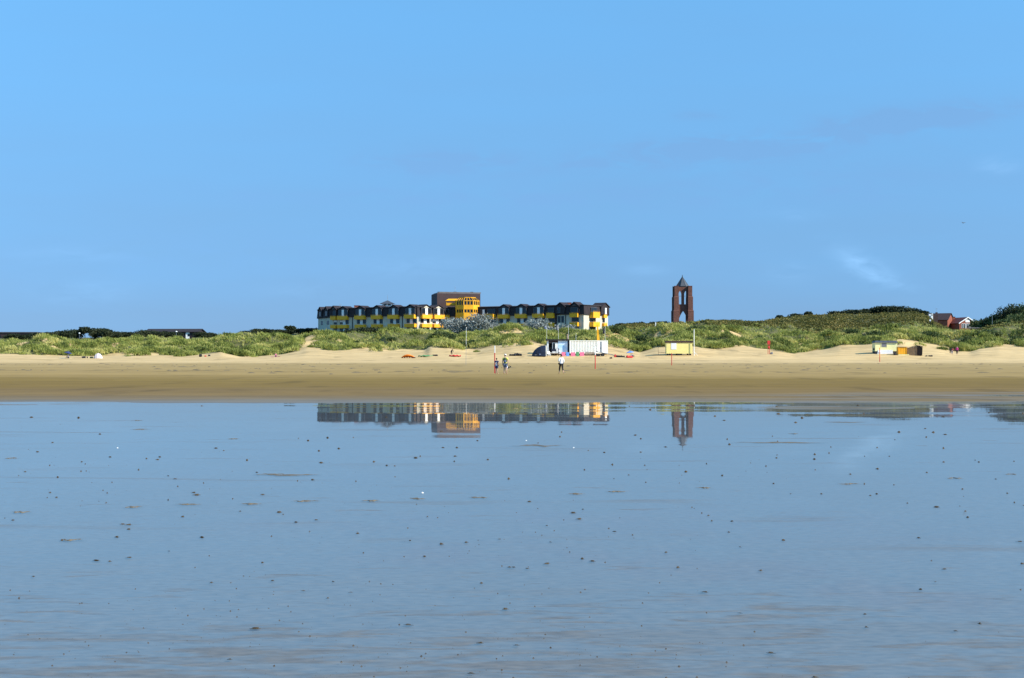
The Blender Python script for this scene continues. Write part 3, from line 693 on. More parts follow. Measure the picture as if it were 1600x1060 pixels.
for i, (px, py, D, w, mt) in enumerate([(1533, 499, 600, 9, 'leaf_mid'), (1548, 494, 598, 10, 'leaf_dark'), (1562, 491, 594, 10, 'leaf_mid'), (1578, 475, 590, 13, 'leaf_dark'), (1600, 472, 588, 14, 'leaf_mid'), (1622, 474, 590, 14, 'leaf_dark'), (1590, 490, 572, 11, 'leaf_mid'), (1568, 499, 570, 9, 'leaf_mid'), (1640, 480, 590, 13, 'leaf_mid')]):
    p = at(px, D); lab = ['pale low tree right of the brick house', 'dark low tree behind the tall pole', 'small tree stepping up towards the tall trees', 'tall dark tree at the right edge, left one of the pair', 'tall green tree cut by the right edge of the picture', 'tall dark tree just beyond the right edge', 'bushy green tree below the tall ones at the right edge', 'bushy low tree in front of the tree group at right', 'green tree beyond the right edge'][i]
    make_tree('tree', lab, 'tree', 'trees at the right edge', p, w, py2z(py, D) - p.z, .3, 3600, .32, M[mt], 480 + i, 10, .9)

# ------------------------------------------------------------------ the hotel
def build_hotel():
    GZ = 10.8
    root = empty('hotel', (0, 505, GZ), 0, 'long cream hotel with dark mansard roof, yellow balconies and a brown block on top', 'hotel')
    def P(px, D): return Vector((px2x(px, D), D - 505))
    front = [P(497, 537), P(519, 523), P(652, 502), P(702, 511), P(752, 508), P(912, 487), P(950, 500)]
    back = [P(930, 528), P(752, 535), P(640, 535), P(540, 552), P(505, 552)]
    foot = front + back
    def offset(pts, d):
        n = len(pts); out = []
        for i in range(n):
            a, b, c = pts[i - 1], pts[i], pts[(i + 1) % n]
            e1 = (b - a).normalized(); e2 = (c - b).normalized()
            n1 = Vector((e1.y, -e1.x)); n2 = Vector((e2.y, -e2.x))
            m = (n1 + n2); k = m.length_squared / 2
            out.append(b + m * (d / max(k, .35)))
        return out
    WT, MT = 5.05, 8.0                               # wall top, mansard top
    MB().prism(foot, -2.5, WT).build('wall', M['cream'], root)
    MB().prism(offset(foot, .45), WT, MT - .02, offset(foot, .15)).build('mansard_roof', M['mansard'], root)
    MB().prism(offset(foot, .42), MT - .02, MT + .16).build('roof_edge', M['mansard_cap'], root)
    MB().prism(offset(foot, -1.2), MT + .16, MT + .45, offset(foot, -4.2)).build('flat_roof', M['felt'], root)

    class Fr:                                         # local frame of a facade: a along it, b outward, c up
        def __init__(s, i, px):
            a, b = front[i], front[i + 1]; t = (b - a).normalized(); nrm = Vector((t.y, -t.x))
            k = (px - 800) / F                        # where the view line of photo column px meets the facade
            # x = k*(y+505):  a.x + s*t.x = k*(a.y + s*t.y + 505)
            q = (k * (a.y + 505) - a.x) / (t.x - k * t.y)
            o = a + t * q
            s.m = Matrix(((t.x, nrm.x, 0, o.x), (t.y, nrm.y, 0, o.y), (0, 0, 1, 0), (0, 0, 0, 1)))
            s.cos = abs(nrm.y); s.t = t
    def box(fr, a0, a1, b0, b1, c0, c1, mb=None):
        mb = mb or MB(); mb.box(a0, a1, b0, b1, c0, c1, fr.m); return mb

    def window(fr, a0, a1, c0, c1, b=0.0, lit=None):
        g = box(fr, a0, a1, b - .02, b + .05, c0, c1).build('window', M['glass'], root)
        f = MB(); w = .05
        box(fr, a0 - w, a0, b, b + .10, c0 - w, c1 + w, f); box(fr, a1, a1 + w, b, b + .10, c0 - w, c1 + w, f)
        box(fr, a0, a1, b, b + .10, c1, c1 + w, f); box(fr, a0, a1, b, b + .10, c0 - w, c0, f)
        f.build('window_frame', M['gull'], g)
        if lit: box(fr, a0, a1, b + .052, b + .07, c0 + (c1 - c0) * lit, c1).build('blind', M['white'], g)
    def balcony(fr, a0, a1, c0, c1, out=1.25, b=.02):
        m = MB(); box(fr, a0, a1, b, b + out, c0, c0 + .15, m)
        box(fr, a0, a1, b + out - .1, b + out, c0 + .15, c1, m)
        box(fr, a0, a0 + .1, b, b + out - .1, c0 + .15, c1, m); box(fr, a1 - .1, a1, b, b + out - .1, c0 + .15, c1, m)
        o = m.build('balcony', M['yellow'], root)
        r = MB(); box(fr, a0, a1, b + out - .07, b + out - .02, c1 + .22, c1 + .27, r)
        for k in range(4):
            q = a0 + .02 + (a1 - a0 - .1) * k / 3; box(fr, q, q + .05, b + out - .07, b + out - .02, c1 + .002, c1 + .218, r)
        r.build('railing', M['yellow'], o)
    def dormer(fr, w=1.9, rise=.85, gable='cream', b0=.5, b1=.78):
        """a gabled bay breaking through the mansard"""
        g = MB(); g.panel([(-w, WT + .25), (w, WT + .25), (w, MT - .25), (0, MT + rise - .12), (-w, MT - .25)], [], .30, b1 - .1, fr.m)
        o = g.build('dormer', M['mansard'], root)
        if gable != 'mansard': MB().panel([(-w * .55, MT - .28), (w * .55, MT - .28), (0, MT + rise * .5)], [], b1 - .097, b1 - .05, fr.m).build('gable_panel', M[gable], o)
        r = MB(); h = .16
        for s in (-1, 1):
            vs = [Vector((s * (w + .22), b1 + .22, MT - .42)), Vector((0, b1 + .22, MT + rise)), Vector((0, -3.2, MT + rise)), Vector((s * (w + .22), -3.2, MT - .42))]
            vs = vs + [v + Vector((0, 0, h)) for v in vs]
            r.add([fr.m @ v for v in vs], [(0, 1, 2, 3), (4, 5, 6, 7), (0, 1, 5, 4), (1, 2, 6, 5), (2, 3, 7, 6), (3, 0, 4, 7)])
        r.build('dormer_roof', M['mansard'], o)
        return b1 - .1
    def column(fr, c0, c1, w=.42, b=.0):
        box(fr, -w, w, b, b + .16, c0, c1).build('white_panel', M['white'], root)
    def pipe(i, px):
        fr = Fr(i, px); box(fr, -.09, .09, .02, .2, -1, WT - .02).build('downpipe', M['dark'], root)

    def full_bay(i, px, w=1.75, ground=True, lit=None, upper=True, gable='mansard_cap'):
        fr = Fr(i, px); k = 1 / max(fr.cos, .6); w = w * min(k, 1.35)
        b = dormer(fr, w * 1.0, .68, gable)
        for s in (-1, 1):
            window(fr, min(s * .5, s * w * .92), max(s * .5, s * w * .92), 5.5, 7.5, b)
            window(fr, min(s * .55, s * w * .9), max(s * .55, s * w * .9), 2.75, 4.05, .0, lit if s < 0 else None)
            if ground: window(fr, min(s * .55, s * w * .9), max(s * .55, s * w * .9), -.2, 1.15, .0)
        column(fr, 5.35, 7.55, .50, b + .001); column(fr, 2.45, 4.15, .58, .001)
        if ground: column(fr, -.3, 1.2, .42, .001)
        balcony(fr, -w, w, 1.30, 2.42, 1.2); balcony(fr, -w, w * .98, 4.16, 5.42, 1.35, .02)
    for px, lit in ((538, .5), (565, None), (591, None), (617, None), (643, None)): full_bay(1, px, lit=lit)
    full_bay(2, 664, 1.55, gable='cream'); full_bay(2, 683, 1.6, lit=.45, gable='cream')
    full_bay(4, 789); full_bay(4, 816); full_bay(4, 843.5)
    # left end: half bay at the corner and the gabled end face without balconies
    fr = Fr(1, 523); b = dormer(fr, 1.3, .9, 'mansard_cap')
    window(fr, -.2, .95, 5.75, 7.25, b); window(fr, -.3, .95, 2.75, 4.05, 0, .5); window(fr, -.3, .95, -.2, 1.15, 0)
    balcony(fr, -1.0, 1.3, 1.30, 2.42); balcony(fr, -1.0, 1.3, 4.16, 5.35)
    for px in (503, 512.5):
        fr = Fr(0, px); b = dormer(fr, 2.0, .85, 'mansard')
        for c in (2.75, -.2): window(fr, -.9, -.05, c, c + 1.3); window(fr, .15, 1.0, c, c + 1.3)
        window(fr, -.7, .7, 5.75, 7.2, b)
    # middle: narrow bay beside the pavilion
    fr = Fr(2, 696.5); balcony(fr, -.9, .9, 4.16, 5.35, .9); window(fr, -.8, .8, 5.75, 7.25, .5); window(fr, -.8, .8, 2.75, 4.05)
    # right wing, first bays in the sun, deep yellow box balconies
    fr = Fr(4, 757); window(fr, -1.3, -.5, 5.75, 7.2, .48); balcony(fr, -1.2, .9, 4.16, 5.3, .9); column(fr, 5.4, 7.2, .38, .48)
    fr = Fr(4, 769); balcony(fr, -1.7, 1.7, 4.0, 5.6, 2.1); balcony(fr, -1.7, 1.7, 1.15, 2.5, 2.1)
    window(fr, -1.4, 1.4, 5.75, 7.3, .46); window(fr, -1.4, 1.4, 2.75, 3.9); window(fr, -1.4, 1.4, -.2, 1.1)
    fr = Fr(4, 862); balcony(fr, -1.3, 1.3, 4.0, 5.6, 1.3); window(fr, -1.1, 1.1, 5.75, 7.3, .46); window(fr, -1.1, 1.1, 2.75, 3.95); balcony(fr, -1.3, 1.3, 1.2, 2.5, 1.3)
    fr = Fr(4, 877); b = dormer(fr, 1.7, .9, 'mansard'); window(fr, -1.2, -.3, 2.6, 4.6); window(fr, .1, 1.0, 2.6, 4.6); window(fr, -1.0, .0, 5.7, 7.3, b)
    box(fr, -2.2, -1.5, .02, .3, -1, WT - .02).build('brown_panel', M['brownblock'], root)  # plain brown strip on the wall left of the dormer windows
    fr = Fr(4, 899); b = dormer(fr, 1.75, .95, 'mansard_cap'); balcony(fr, -1.45, 1.45, 4.16, 5.4, 1.2); balcony(fr, -1.45, 1.45, 1.3, 2.5, 1.2)
    window(fr, -1.25, 1.25, 5.75, 7.25, b); window(fr, -1.25, 1.25, 2.75, 4.05); window(fr, -1.25, 1.25, -.2, 1.1)
    # sunny right end
    fr = Fr(5, 926); balcony(fr, -2.1, 2.1, 4.05, 5.9, 1.5); balcony(fr, -2.1, 2.1, 1.2, 2.7, 1.5)
    window(fr, -1.8, 1.8, 6.0, 7.4, .46); window(fr, -1.8, 1.8, 2.85, 4.0); window(fr, -1.8, 1.8, -.2, 1.1)
    fr = Fr(5, 943); b = dormer(fr, 2.6, 1.0, 'mansard'); balcony(fr, -1.0, 1.0, 4.2, 5.2, .8); balcony(fr, -1.0, 1.0, 1.5, 2.5, .8)
    window(fr, -.7, .7, 2.8, 3.9); window(fr, -.9, -.1, 5.7, 7.3, b); column(fr, 5.4, 7.4, .5, b + .06)
    for i, px in ((1, 551), (1, 629), (2, 695.5), (4, 780), (4, 884)): pipe(i, px)

    # brown block rising behind, with bevelled upper edge
    bp = [P(674, 528), P(683, 515), P(750.5, 521), P(748, 536), P(678, 540)]
    mb = MB(); z0, z1 = 6.0, 13.5
    mb.prism(bp, z0, z1 - .55); o = mb.build('tower_block', M['brownblock'], root)
    MB().prism(bp, z1 - .545, z1, [q + (Vector((0, 25)) - q) * .03 + (Vector((-15, 22)) - q) * .02 for q in bp]).build('block_roof', M['mansard_cap'], o)
    m = MB()
    for px, y in ((686, 525), (711, 525), (737, 526)): q = P(px, y); m.box(q.x - .5, q.x + .5, q.y - .5, q.y + .5, z1 + .003, z1 + .38)
    m.build('roof_vent', M['mansard_cap'], o)
    q = P(711, 525); MB().tube([(q.x, q.y, z1 + .38), (q.x, q.y, z1 + 2.2)], .05, 5).build('antenna', M['steel'], o)

    # the yellow polygonal pavilion
    c = P(730, 509.8); r = 4.2; rot = R(8)
    def oct_(rad): return [Vector((c.x + rad * math.cos(rot + math.pi / 8 + k * math.pi / 4), c.y + rad * math.sin(rot + math.pi / 8 + k * math.pi / 4))) for k in range(8)]
    pav = MB().prism(oct_(r * .93), 3.2, 10.1).build('glass_pavilion', M['glass'], root)
    for lo, hi in ((3.2, 6.2), (7.25, 8.75), (10.0, 10.2)): MB().prism(oct_(r), lo, hi).build('pavilion_band', M['yellow'], pav)
    for lo, hi in ((6.2, 7.25), (8.75, 10.0)):
        pts = oct_(r)
        for k in range(8):
            a, b = pts[k], pts[(k + 1) % 8]; mm = MB()
            nm = 3
            for j in range(nm):
                q = a.lerp(b, (j + .0) / nm); inn = c + (q - c) * .96
                ang = math.atan2(b.y - a.y, b.x - a.x)
                wd = .20 if j else .32
                mt = Matrix.Translation((inn.x, inn.y, 0)) @ Matrix.Rotation(ang, 4, 'Z')
                MB().box(-wd / 2, wd / 2, -.12, .12, lo + .002, hi - .002, mt).build('mullion', M['yellow'], pav)
    rg = MB().prism(oct_(r * .95), 10.2, 11.13, oct_(r * .66)).build('roof_glazing', M['glass'], pav)
    mm = MB(); lo_, hi_ = oct_(r * .97), oct_(r * .67)
    for k in range(8):
        for j in range(3):
            a = lo_[k].lerp(lo_[(k + 1) % 8], j / 3); b = hi_[k].lerp(hi_[(k + 1) % 8], j / 3)
            mm.tube([(a.x, a.y, 10.22), (b.x, b.y, 11.18)], .10, 4)
    mm.build('glazing_bar', M['yellow'], rg)
    MB().prism(oct_(r * .70), 11.14, 11.33).build('roof_ring', M['yellow'], rg)
    # terrace with canopy left of the pavilion
    t = P(705, 512.5); mt = Matrix.Translation((t.x, t.y, 0))
    tb = MB().box(-1.6, 1.9, -1.2, 1.2, 8.75, 9.6, mt).build('terrace_box', M['yellow'], root)
    MB().box(-1.6, -1.45, -1.2, -1.05, 9.602, 10.3, mt).box(1.3, 1.45, -1.2, -1.05, 9.602, 10.3, mt).build('post', M['yellow'], tb)
    MB().prism([(t.x - 1.9, t.y - 1.5), (t.x + 2.1, t.y - 1.5), (t.x + 2.1, t.y + 1.3), (t.x - 1.9, t.y + 1.3)], 10.3, 11.0, [(t.x - .9, t.y - .4), (t.x + 2.1, t.y - .4), (t.x + 2.1, t.y + 1.3), (t.x - .9, t.y + 1.3)]).build('canopy', M['yellow'], tb)
    # roof lantern with antenna, chimneys
    t = P(605.5, 522); mt = Matrix.Translation((t.x, t.y, 0)); z = MT + .75
    la = MB().box(-1.7, 1.7, -1.7, 1.7, z, z + .9, mt).build('roof_lantern', M['white'], root)
    MB().box(-1.2, -.2, -1.75, -1.702, z + .25, z + .75, mt).box(.2, 1.2, -1.75, -1.702, z + .25, z + .75, mt).box(-1.75, -1.702, -1.3, 1.3, z + .2, z + .8, mt).build('lantern_window', M['glass'], la)
    MB().prism([(t.x - 2.5, t.y - 2.5), (t.x + 2.5, t.y - 2.5), (t.x + 2.5, t.y + 2.5), (t.x - 2.5, t.y + 2.5)], z + .9, z + 2.1, [(t.x - .05, t.y - .05), (t.x + .05, t.y - .05), (t.x + .05, t.y + .05), (t.x - .05, t.y + .05)]).build('lantern_roof', M['slate'], la)
    MB().tube([(t.x, t.y, z + 2.0), (t.x, t.y, z + 3.9)], .05, 5).build('antenna', M['steel'], la)
    for px, D, w in ((557.5, 524, .85), (886, 497, 1.1), (889.5, 498, .7)):
        q = P(px, D); ch = MB().box(q.x - w, q.x + w, q.y - .5, q.y + .5, MT, MT + 1.05).build('chimney', M['redbrick'], root)
        MB().box(q.x - w - .1, q.x + w + .1, q.y - .6, q.y + .6, MT + 1.05, MT + 1.2).build('chimney_cap', M['redtile'], ch)
    for px in (531, 533):
        q = P(px, 520); MB().tube([(q.x, q.y, MT + .4), (q.x, q.y, MT + 1.6)], .06, 5).build('vent_pipe', M['steel'], root)
build_hotel()

# ------------------------------------------------------------------ the brick beacon
def build_beacon():
    D = 780; x = px2x(1066.3, D); g0 = G(x, D); top = py2z(448, D); zb = py2z(506, D)
    root = empty('brick_beacon', (x, D, g0 - .3), R(1), 'tall open brick beacon with pointed arches and grey spire', 'beacon tower')
    H = top - g0 + .3; arch_top = py2z(486.5, D) - g0 + .3; z1 = py2z(485, D) - g0 + .3; z2 = py2z(463.5, D) - g0 + .3
    wl0, wl1 = py2z(476, D) - g0 + .3, py2z(455, D) - g0 + .3
    hw = 3.45                                              # pier centres
    for sx in (-1, 1):
        for sy in (-1, 1):
            m = MB(); cx, cy = sx * hw, sy * hw
            for (a, b, w) in ((0, z1, 1.42), (z1, z2, 1.22), (z2, H, 1.02)):
                ox, oy = cx + sx * (w - 1.02) * .6, cy + sy * (w - 1.02) * .6
                m.prism([(ox - w, oy - w), (ox + w, oy - w), (ox + w, oy + w), (ox - w, oy + w)], a, b - .35 if b < H else b)
                if b < H:
                    w2 = w - .2; qx, qy = cx + sx * (w2 - 1.02) * .6, cy + sy * (w2 - 1.02) * .6
                    m.prism([(ox - w, oy - w), (ox + w, oy - w), (ox + w, oy + w), (ox - w, oy + w)], b - .35, b, [(qx - w2, qy - w2), (qx + w2, qy - w2), (qx + w2, qy + w2), (qx - w2, qy + w2)])
            m.build('pier', M['brick'], root)
            MB().prism([(cx - 1.1, cy - 1.1), (cx + 1.1, cy - 1.1), (cx + 1.1, cy + 1.1), (cx - 1.1, cy + 1.1)], H, H + .18).build('pier_cap', M['redtile'], root)
    def gothic(cx, w, z0, z1_, seg=7):
        """pointed arch outline from the floor up"""
        sp = max(z0 + .3, z1_ - w * 2.5); r = w * 2 + .0
        pts = [(cx - w, z0), (cx - w, sp)]
        for k in range(1, seg): t = k / seg; pts.append((cx - w + w * (1 - math.cos(t * math.pi / 2)) ** 1.0 * 1.0, sp + (z1_ - sp) * math.sin(t * math.pi / 2) ** 1.0))
        # flank curve: steep below, meeting in a point
        pts = [(cx - w, z0), (cx - w, sp)] + [(cx - w * (1 - (k / seg) ** 1.9), sp + (z1_ - sp) * (k / seg)) for k in range(1, seg)] + [(cx, z1_)]
        return pts + [(2 * cx - a, b) for a, b in reversed(pts[:-1])]
    def wall(y0, y1, rz, arch_w, lanc, name='arched_wall'):
        m = MB(); e = hw - 1.0
        big = gothic(0, arch_w, 0.0, arch_top)
        outer = [(-e, 0)] + big + [(e, 0), (e, H - .3), (-e, H - .3)]
        holes = [gothic(c, w, wl0, wl1) for c, w in lanc]
        m.panel(outer, holes, y0, y1, Matrix.Rotation(rz, 4, 'Z')); return m.build(name, M['brick'], root)
    o = wall(-hw + .5, -hw + 1.2, 0, 2.3, [(-1.6, .74), (1.3, .74)])
    for c in (-1.6, 1.3): MB().box(c - .74, c + .74, -hw + .75, -hw + .9, wl1 - 2.75, wl1 - 2.6).build('tie_bar', M['slate'], o)
    m = MB(); e = hw - 1.0                                   # the far side is one tall open arch under a tie beam
    m.panel([(-e, wl1 + .7), (e, wl1 + .7), (e, H - .31), (-e, H - .31)], [], hw - .9, hw - .2); m.build('open_wall', M['brick'], root)
    for s in (90, -90): wall(-hw + .2, -hw + .9, R(s), 2.3, [(0, 1.3)])
    n = 8; rr = 3.45; rt = [(rr * math.cos(R(22.5) + k * math.pi / 4), rr * math.sin(R(22.5) + k * math.pi / 4)) for k in range(n)]
    MB().prism([(-3.0, -3.0), (3.0, -3.0), (3.0, 3.0), (-3.0, 3.0)], H - .29, H + .05).build('roof_slab', M['dark'], root)
    sp = MB().prism(rt, H + .055, H + 4.9, [(a * .04, b * .04) for a, b in rt]).build('spire', M['slate'], root)
    mm = MB()
    for a, b in rt: mm.tube([(a, b, H + .1), (a * .04, b * .04, H + 4.92)], .07, 4)
    mm.build('ridge_lead', M['dark'], sp)
    MB().tube([(0, 0, H + 4.85), (0, 0, H + 6.1)], [.16, .05], 6).ball((0, 0, H + 5.35), .26).build('finial', M['dark'], sp)
build_beacon()

# ------------------------------------------------------------------ houses
def gable_house(parent, cx, cy, rz, L, W, z0, ze, zr, wall_m, roof_m, trim=None, over=.4):
    """ridge along local x, length L, gable ends at both sides"""
    m = Matrix.Translation((cx, cy, 0)) @ Matrix.Rotation(rz, 4, 'Z')
    w = MB(); vs = []
    for sx in (-1, 1): vs += [Vector((sx * L / 2, -W / 2, z0)), Vector((sx * L / 2, W / 2, z0)), Vector((sx * L / 2, W / 2, ze)), Vector((sx * L / 2, 0, zr)), Vector((sx * L / 2, -W / 2, ze))]
    w.add([m @ v for v in vs], [(0, 1, 2, 3, 4), (9, 8, 7, 6, 5), (0, 5, 6, 1), (1, 6, 7, 2), (2, 7, 8, 3), (3, 8, 9, 4), (4, 9, 5, 0)])
    wo = w.build('wall', wall_m, parent)
    r = MB(); sl = (zr - ze) / (W / 2)
    for sy in (-1, 1):
        vs = [Vector((-L / 2 - over, sy * (W / 2 + over), ze - over * sl + .04)), Vector((L / 2 + over, sy * (W / 2 + over), ze - over * sl + .04)), Vector((L / 2 + over, 0, zr + .04)), Vector((-L / 2 - over, 0, zr + .04))]
        vs += [v + Vector((0, 0, .2)) for v in vs]
        r.add([m @ v for v in vs], [(3, 2, 1, 0), (4, 5, 6, 7), (0, 1, 5, 4), (1, 2, 6, 5), (2, 3, 7, 6), (3, 0, 4, 7)])
    ro = r.build('roof', roof_m, parent)
    if trim:
        for sx in (-1, 1):
            t = MB()
            for sy in (-1, 1):
                a = Vector((sx * (L / 2 + over + .06), sy * (W / 2 + over), ze - over * sl - .15)); b = Vector((sx * (L / 2 + over + .06), 0, zr - .1))
                t.add([m @ v for v in (a, b, b + Vector((0, 0, .45)), a + Vector((0, 0, .45)))] + [m @ (v + Vector((sx * -.05, 0, 0))) for v in (a, b, b + Vector((0, 0, .45)), a + Vector((0, 0, .45)))],
                      [(0, 1, 2, 3), (7, 6, 5, 4), (0, 4, 5, 1), (1, 5, 6, 2), (2, 6, 7, 3), (3, 7, 4, 0)])
            t.build('bargeboard', trim, ro)
    return m, wo, ro

def build_brick_house():
    D = 662; x0 = px2x(1495, D); z0 = 10.0
    root = empty('brick_house', (x0, D, z0), 0, 'red brick house with two gables and white bargeboards behind the hill', 'house')
    S = D / F
    zr1, ze1 = py2z(490, D) - z0, py2z(500, D) - z0
    m, w, r = gable_house(root, (1472 - 1495) * S, 6, R(-33), 11.0, 9.0, 0, ze1, zr1, M['redbrick'], M['darktile'])
    zr2, ze2 = py2z(497, D) - z0, py2z(505.5, D) - z0
    m2, w2, r2 = gable_house(root, (1503 - 1495) * S, 1.5, R(-78), 12.0, 7.8, 0, ze2, zr2, M['redbrick'], M['redtile'], M['white'])
    for a, c in ((-1.9, 0), (0.1, 0), (1.9, 0)):
        g = MB().box(6.0, 6.06, a - .75, a + .75, ze2 - 2.2, ze2 - .3, m2).build('window', M['glass'], root)
        MB().box(6.0, 6.1, a - .9, a - .75, ze2 - 2.3, ze2 - .2, m2).box(6.0, 6.1, a + .75, a + .9, ze2 - 2.3, ze2 - .2, m2).box(6.0, 6.1, a - .75, a + .75, ze2 - .3, ze2 - .2, m2).box(6.0, 6.1, a - .07, a + .07, ze2 - 2.2, ze2 - .3, m2).build('window_frame', M['white'], g)
    MB().box(6.0, 6.08, -1.1, .9, ze2 + .35, ze2 + 1.5, m2).build('gable_panel', M['white'], root)
    q = (1490 - 1495) * S; ch = MB().box(q + 1.2, q + 2.2, 5.0, 6.0, ze2, zr2 + .5).build('chimney', M['redbrick'], root); MB().box(q + 1.1, q + 2.3, 4.9, 6.1, zr2 + .5, zr2 + .65).build('chimney_cap', M['darktile'], ch)
    q = (1469 - 1495) * S; ch = MB().box(q, q + .8, 6.5, 7.3, ze1, zr1 + .7).build('chimney', M['darktile'], root); MB().tube([(q + .4, 6.9, zr1 + .7), (q + .4, 6.9, zr1 + 2.6)], .04, 5).box(q - .2, q + 1, 6.85, 6.95, zr1 + 2.1, zr1 + 2.18).build('aerial', M['steel'], ch)
    q0, q1 = (1511 - 1495) * S, (1528 - 1495) * S
    MB().box(q0, q1, -8.2, -8.0, py2z(513.5, D - 8) - z0 - 2.2, py2z(509.3, D - 8) - z0).build('terrace_wall', M['white'], root)
build_brick_house()

def build_flat_block():
    D = 640; root = empty('flat_roofed_block', (px2x(20, D), D, 4), 0, 'long grey brown flat roofed building at the far left skyline', 'building')
    h = py2z(519, D) - 4; S = D / F
    MB().box(-75 * S * 1.6, 37 * S, 0, 12, 0, h - .5).build('wall', M['brownblock'], root)
    MB().box(-75 * S * 1.6 - .3, 37 * S + .3, -.3, 12.3, h - .5, h).build('roof', M['mansard_cap'], root)
    for k in range(8): MB().box(-24 + k * 4.2, -21.8 + k * 4.2, -.04, .02, h - 2.6, h - 1.3).build('window', M['glass'], root)
build_flat_block()

def build_white_house():
    D = 575; z0 = 5; root = empty('white_house', (px2x(290, D), D, z0), 0, 'white walled bungalow with long dark roof among the left trees', 'house')
    S = D / F; ze = py2z(519.3, D) - z0; zr = py2z(514.8, D) - z0
    m, w, r = gable_house(root, -4.5, 3, R(-6), 20, 9, 0, ze, zr, M['mansard'], M['mansard'], None, .5)
    MB().box(0.5, 4.6, -2.2, 2.0, 0, ze - .1).build('wall', M['white'], root)
    MB().box(.3, 4.9, -2.4, 2.2, ze - .1, ze + .12).build('porch_roof', M['darktile'], root)
    MB().box(1.2, 2.2, -2.24, -2.19, ze - 1.6, ze - .6).build('window', M['glass'], root)
build_white_house()

# ------------------------------------------------------------------ people
JOINTS = {'pelvis': (0, 0, .95, .135, .10), 'waist': (0, 0, 1.08, .125, .092), 'chest': (0, -.005, 1.28, .155, .105), 'collar': (0, .005, 1.43, .085, .075), 'neck': (0, 0, 1.50, .055, .055),
          'jaw': (0, -.025, 1.565, .062, .07), 'skull': (0, -.005, 1.65, .078, .095), 'crown': (0, .0, 1.715, .058, .07)}
LINKS = [('pelvis', 'waist'), ('waist', 'chest'), ('chest', 'collar'), ('collar', 'neck'), ('neck', 'jaw'), ('jaw', 'skull'), ('skull', 'crown'), ('skull', 'nose'), ('skull', 'ear_l'), ('skull', 'ear_r')]
for s_, k_ in ((1, 'l'), (-1, 'r')):
    JOINTS.update({'shoulder_' + k_: (s_ * .185, 0, 1.41, .062, .062), 'elbow_' + k_: (s_ * .235, .02, 1.13, .043, .043), 'wrist_' + k_: (s_ * .245, -.04, .89, .028, .034), 'palm_' + k_: (s_ * .245, -.055, .82, .022, .040),
                   'hip_' + k_: (s_ * .095, 0, .88, .098, .10), 'knee_' + k_: (s_ * .105, -.01, .49, .062, .065), 'calf_' + k_: (s_ * .107, .015, .34, .055, .06), 'ankle_' + k_: (s_ * .11, .02, .085, .036, .04), 'toe_' + k_: (s_ * .13, -.15, .028, .042, .025)})
    LINKS += [('collar', 'shoulder_' + k_), ('shoulder_' + k_, 'elbow_' + k_), ('elbow_' + k_, 'wrist_' + k_), ('wrist_' + k_, 'palm_' + k_),
              ('pelvis', 'hip_' + k_), ('hip_' + k_, 'knee_' + k_), ('knee_' + k_, 'calf_' + k_), ('calf_' + k_, 'ankle_' + k_), ('ankle_' + k_, 'toe_' + k_)]

def skin_mesh(name, pts, links, root_name, material, parent, sub=1):
    """grow one continuous surface over a skeleton; pts: name -> (co, rx, ry)"""
    names = list(pts); ix = {n: i for i, n in enumerate(names)}
    me = bpy.data.meshes.new(name); me.from_pydata([pts[n][0] for n in names], [(ix[a], ix[b]) for a, b in links if a in ix and b in ix], [])
    o = bpy.data.objects.new(name, me); COL.objects.link(o)
    md = o.modifiers.new('skin', 'SKIN'); md.use_smooth_shade = True
    sv = me.skin_vertices[0].data
    for n in names: sv[ix[n]].radius = pts[n][1:]; sv[ix[n]].use_root = (n == root_name)
    sd = o.modifiers.new('sub', 'SUBSURF'); sd.levels = sub; sd.render_levels = sub
    dg = bpy.context.evaluated_depsgraph_get(); new = bpy.data.meshes.new_from_object(o.evaluated_get(dg))
    o.modifiers.clear(); o.data = new; new.name = name; bpy.data.meshes.remove(me)
    new.materials.clear(); new.materials.append(material)
    o.parent = parent
    return o

